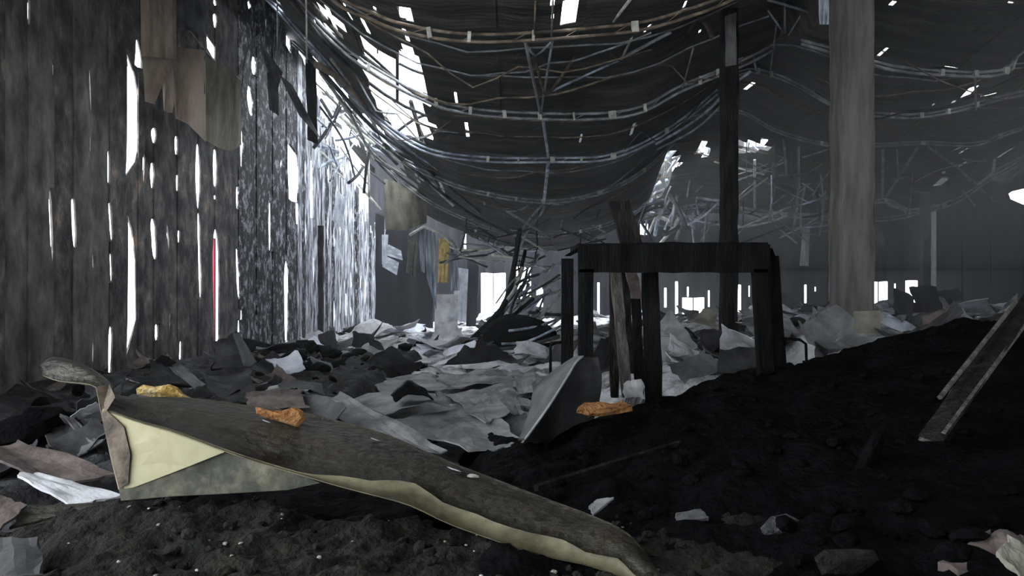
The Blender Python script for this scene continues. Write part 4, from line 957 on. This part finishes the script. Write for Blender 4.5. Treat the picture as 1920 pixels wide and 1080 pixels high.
o = bpy.data.objects.new('cream_chip', lumps_light[0]); COL.objects.link(o); o.location = P(887, 893, 2.86); o.scale = (.02, .012, .014); prop(o, 'cream chip near the upper edge of the bent metal sheet', 'chip')
# foam pieces
def blob(name, pts, Y, h, m, label, cat):
    """irregular foam piece: outline by pixels, extruded in depth with bumpy surface"""
    v = []; f = []
    import bmesh
    bm = bmesh.new()
    n = len(pts); rings = 5
    cx = sum(p[0] for p in pts)/n; cy = sum(p[1] for p in pts)/n
    R = []
    for r in range(rings+1):
        t = r/rings; k = math.sqrt(max(0.02, 1-(2*t-1)**2)); d = (t-.5)*h
        R.append([bm.verts.new(P(cx+(a-cx)*k+2*noise.noise(Vector((a*.2, r, 1))), cy+(b-cy)*k+2*noise.noise(Vector((b*.2, r, 5))), Y+d)) for a, b in pts])
    for r in range(rings):
        for i in range(n): bm.faces.new((R[r][i], R[r][(i+1) % n], R[r+1][(i+1) % n], R[r+1][i]))
    bm.faces.new(R[0][::-1]); bm.faces.new(R[-1])
    bmesh.ops.recalc_face_normals(bm, faces=bm.faces[:])
    me = bpy.data.meshes.new(name); bm.to_mesh(me); bm.free(); me.materials.append(m)
    o = bpy.data.objects.new(name, me); COL.objects.link(o)
    c = P(cx, max(p[1] for p in pts), Y); me.transform(Matrix.Translation(-c)); o.location = c
    return prop(o, label, cat)
blob('foam_piece', [(254, 728), (268, 722), (290, 725), (318, 720), (335, 726), (345, 738), (362, 748), (330, 752), (285, 745), (256, 738)], 3.3, .12, M['foam'], 'yellow foam piece on the upper edge of the bent sheet', 'foam')
blob('foam_piece', [(478, 762), (500, 768), (530, 770), (552, 762), (568, 770), (573, 785), (560, 802), (530, 792), (500, 784), (480, 776)], 3.05, .1, M['orangefoam'], 'orange burnt foam piece on the upper edge of the bent sheet', 'foam')
blob('collapsed_mass', [(895, 640), (905, 612), (925, 598), (950, 588), (985, 590), (1020, 602), (1045, 622), (1050, 645), (1010, 658), (940, 660), (900, 656)], 17.5, 1.6, M['char'], 'black collapsed mass on the floor where the dark rafters meet', 'burnt mass')
# scraps on the charcoal heap
free([(1104, 950, 2.95), (1120, 938, 3.0), (1152, 934, 3.0), (1112, 966, 2.9)], 'board', 'small grey triangular scrap on the charcoal heap', 'scrap', seed=71, th=.01)
free([(1265, 965, 2.95), (1315, 955, 3.0), (1330, 975, 2.9), (1270, 980, 2.9)], 'midboard', 'faint grey flat scrap on the charcoal heap', 'scrap', seed=72)
blob('slag_lump', [(1425, 990), (1445, 968), (1475, 962), (1500, 975), (1508, 995), (1480, 1015), (1450, 1022), (1430, 1010)], 2.68, .12, M['glassy'], 'knobbly grey melted slag lump on the charcoal heap', 'slag')
blob('slag_lump', [(1600, 880), (1618, 840), (1645, 800), (1665, 795), (1655, 840), (1640, 890), (1615, 930), (1595, 925)], 3.35, .12, M['char'], 'long dark crusted lump below the leaning plank', 'slag')
free([(1760, 1060, 2.3), (1850, 1000, 2.45), (1925, 1010, 2.4), (1925, 1120, 2.1)], 'brownboard', 'brown burnt board in the bottom right corner', 'board', seed=73, th=.03)
free([(1870, 1040, 2.25), (1888, 1012, 2.35), (1960, 1060, 2.25), (1940, 1130, 2.05)], 'beige', 'pale beige slab corner at the bottom right', 'slab', seed=74, th=.03)
blob('ash_clod', [(1525, 1045), (1545, 1030), (1600, 1028), (1640, 1032), (1650, 1050), (1600, 1085), (1540, 1080)], 2.3, .1, M['mound'], 'olive-grey ash clod at the bottom of the charcoal heap', 'clod')

# ================================================================ SMOKE
sv, sf = box_data((10.95, 19.75, 1.05), 13.9, 23.5, 2.3)
sm = bpy.data.materials.new('thin_smoke'); sm.use_nodes = True
nt = sm.node_tree; nt.nodes.clear()
out = nt.nodes.new('ShaderNodeOutputMaterial'); vs = nt.nodes.new('ShaderNodeVolumeScatter')
vs.inputs['Color'].default_value = (.9, .92, .95, 1); vs.inputs['Density'].default_value = .026; vs.inputs['Anisotropy'].default_value = 0.3
nt.links.new(vs.outputs[0], out.inputs['Volume'])
sm3 = sm.copy(); sm3.name = 'low_smoke'
for q in sm3.node_tree.nodes:
    if q.type == 'VOLUME_SCATTER': q.inputs['Density'].default_value = .013
so = mesh('smoke', sv, sf, sm3); prop(so, 'thin haze near the floor in the right half of the hall', 'smoke', kind='stuff')
sv, sf = box_data((10.95, 13.0, 5.2), 13.9, 22.0, 5.96)
so = mesh('smoke', sv, sf, sm); prop(so, 'grey smoke layer hanging under the right-hand roof', 'smoke', kind='stuff')
sv, sf = box_data((-.9, 17.0, 4.2), 9.6, 24.0, 8.6)
sm2 = sm.copy(); sm2.name = 'faint_smoke'
for q in sm2.node_tree.nodes:
    if q.type == 'VOLUME_SCATTER': q.inputs['Density'].default_value = .003
so = mesh('smoke', sv, sf, sm2); prop(so, 'very faint haze in the left half of the hall', 'smoke', kind='stuff')
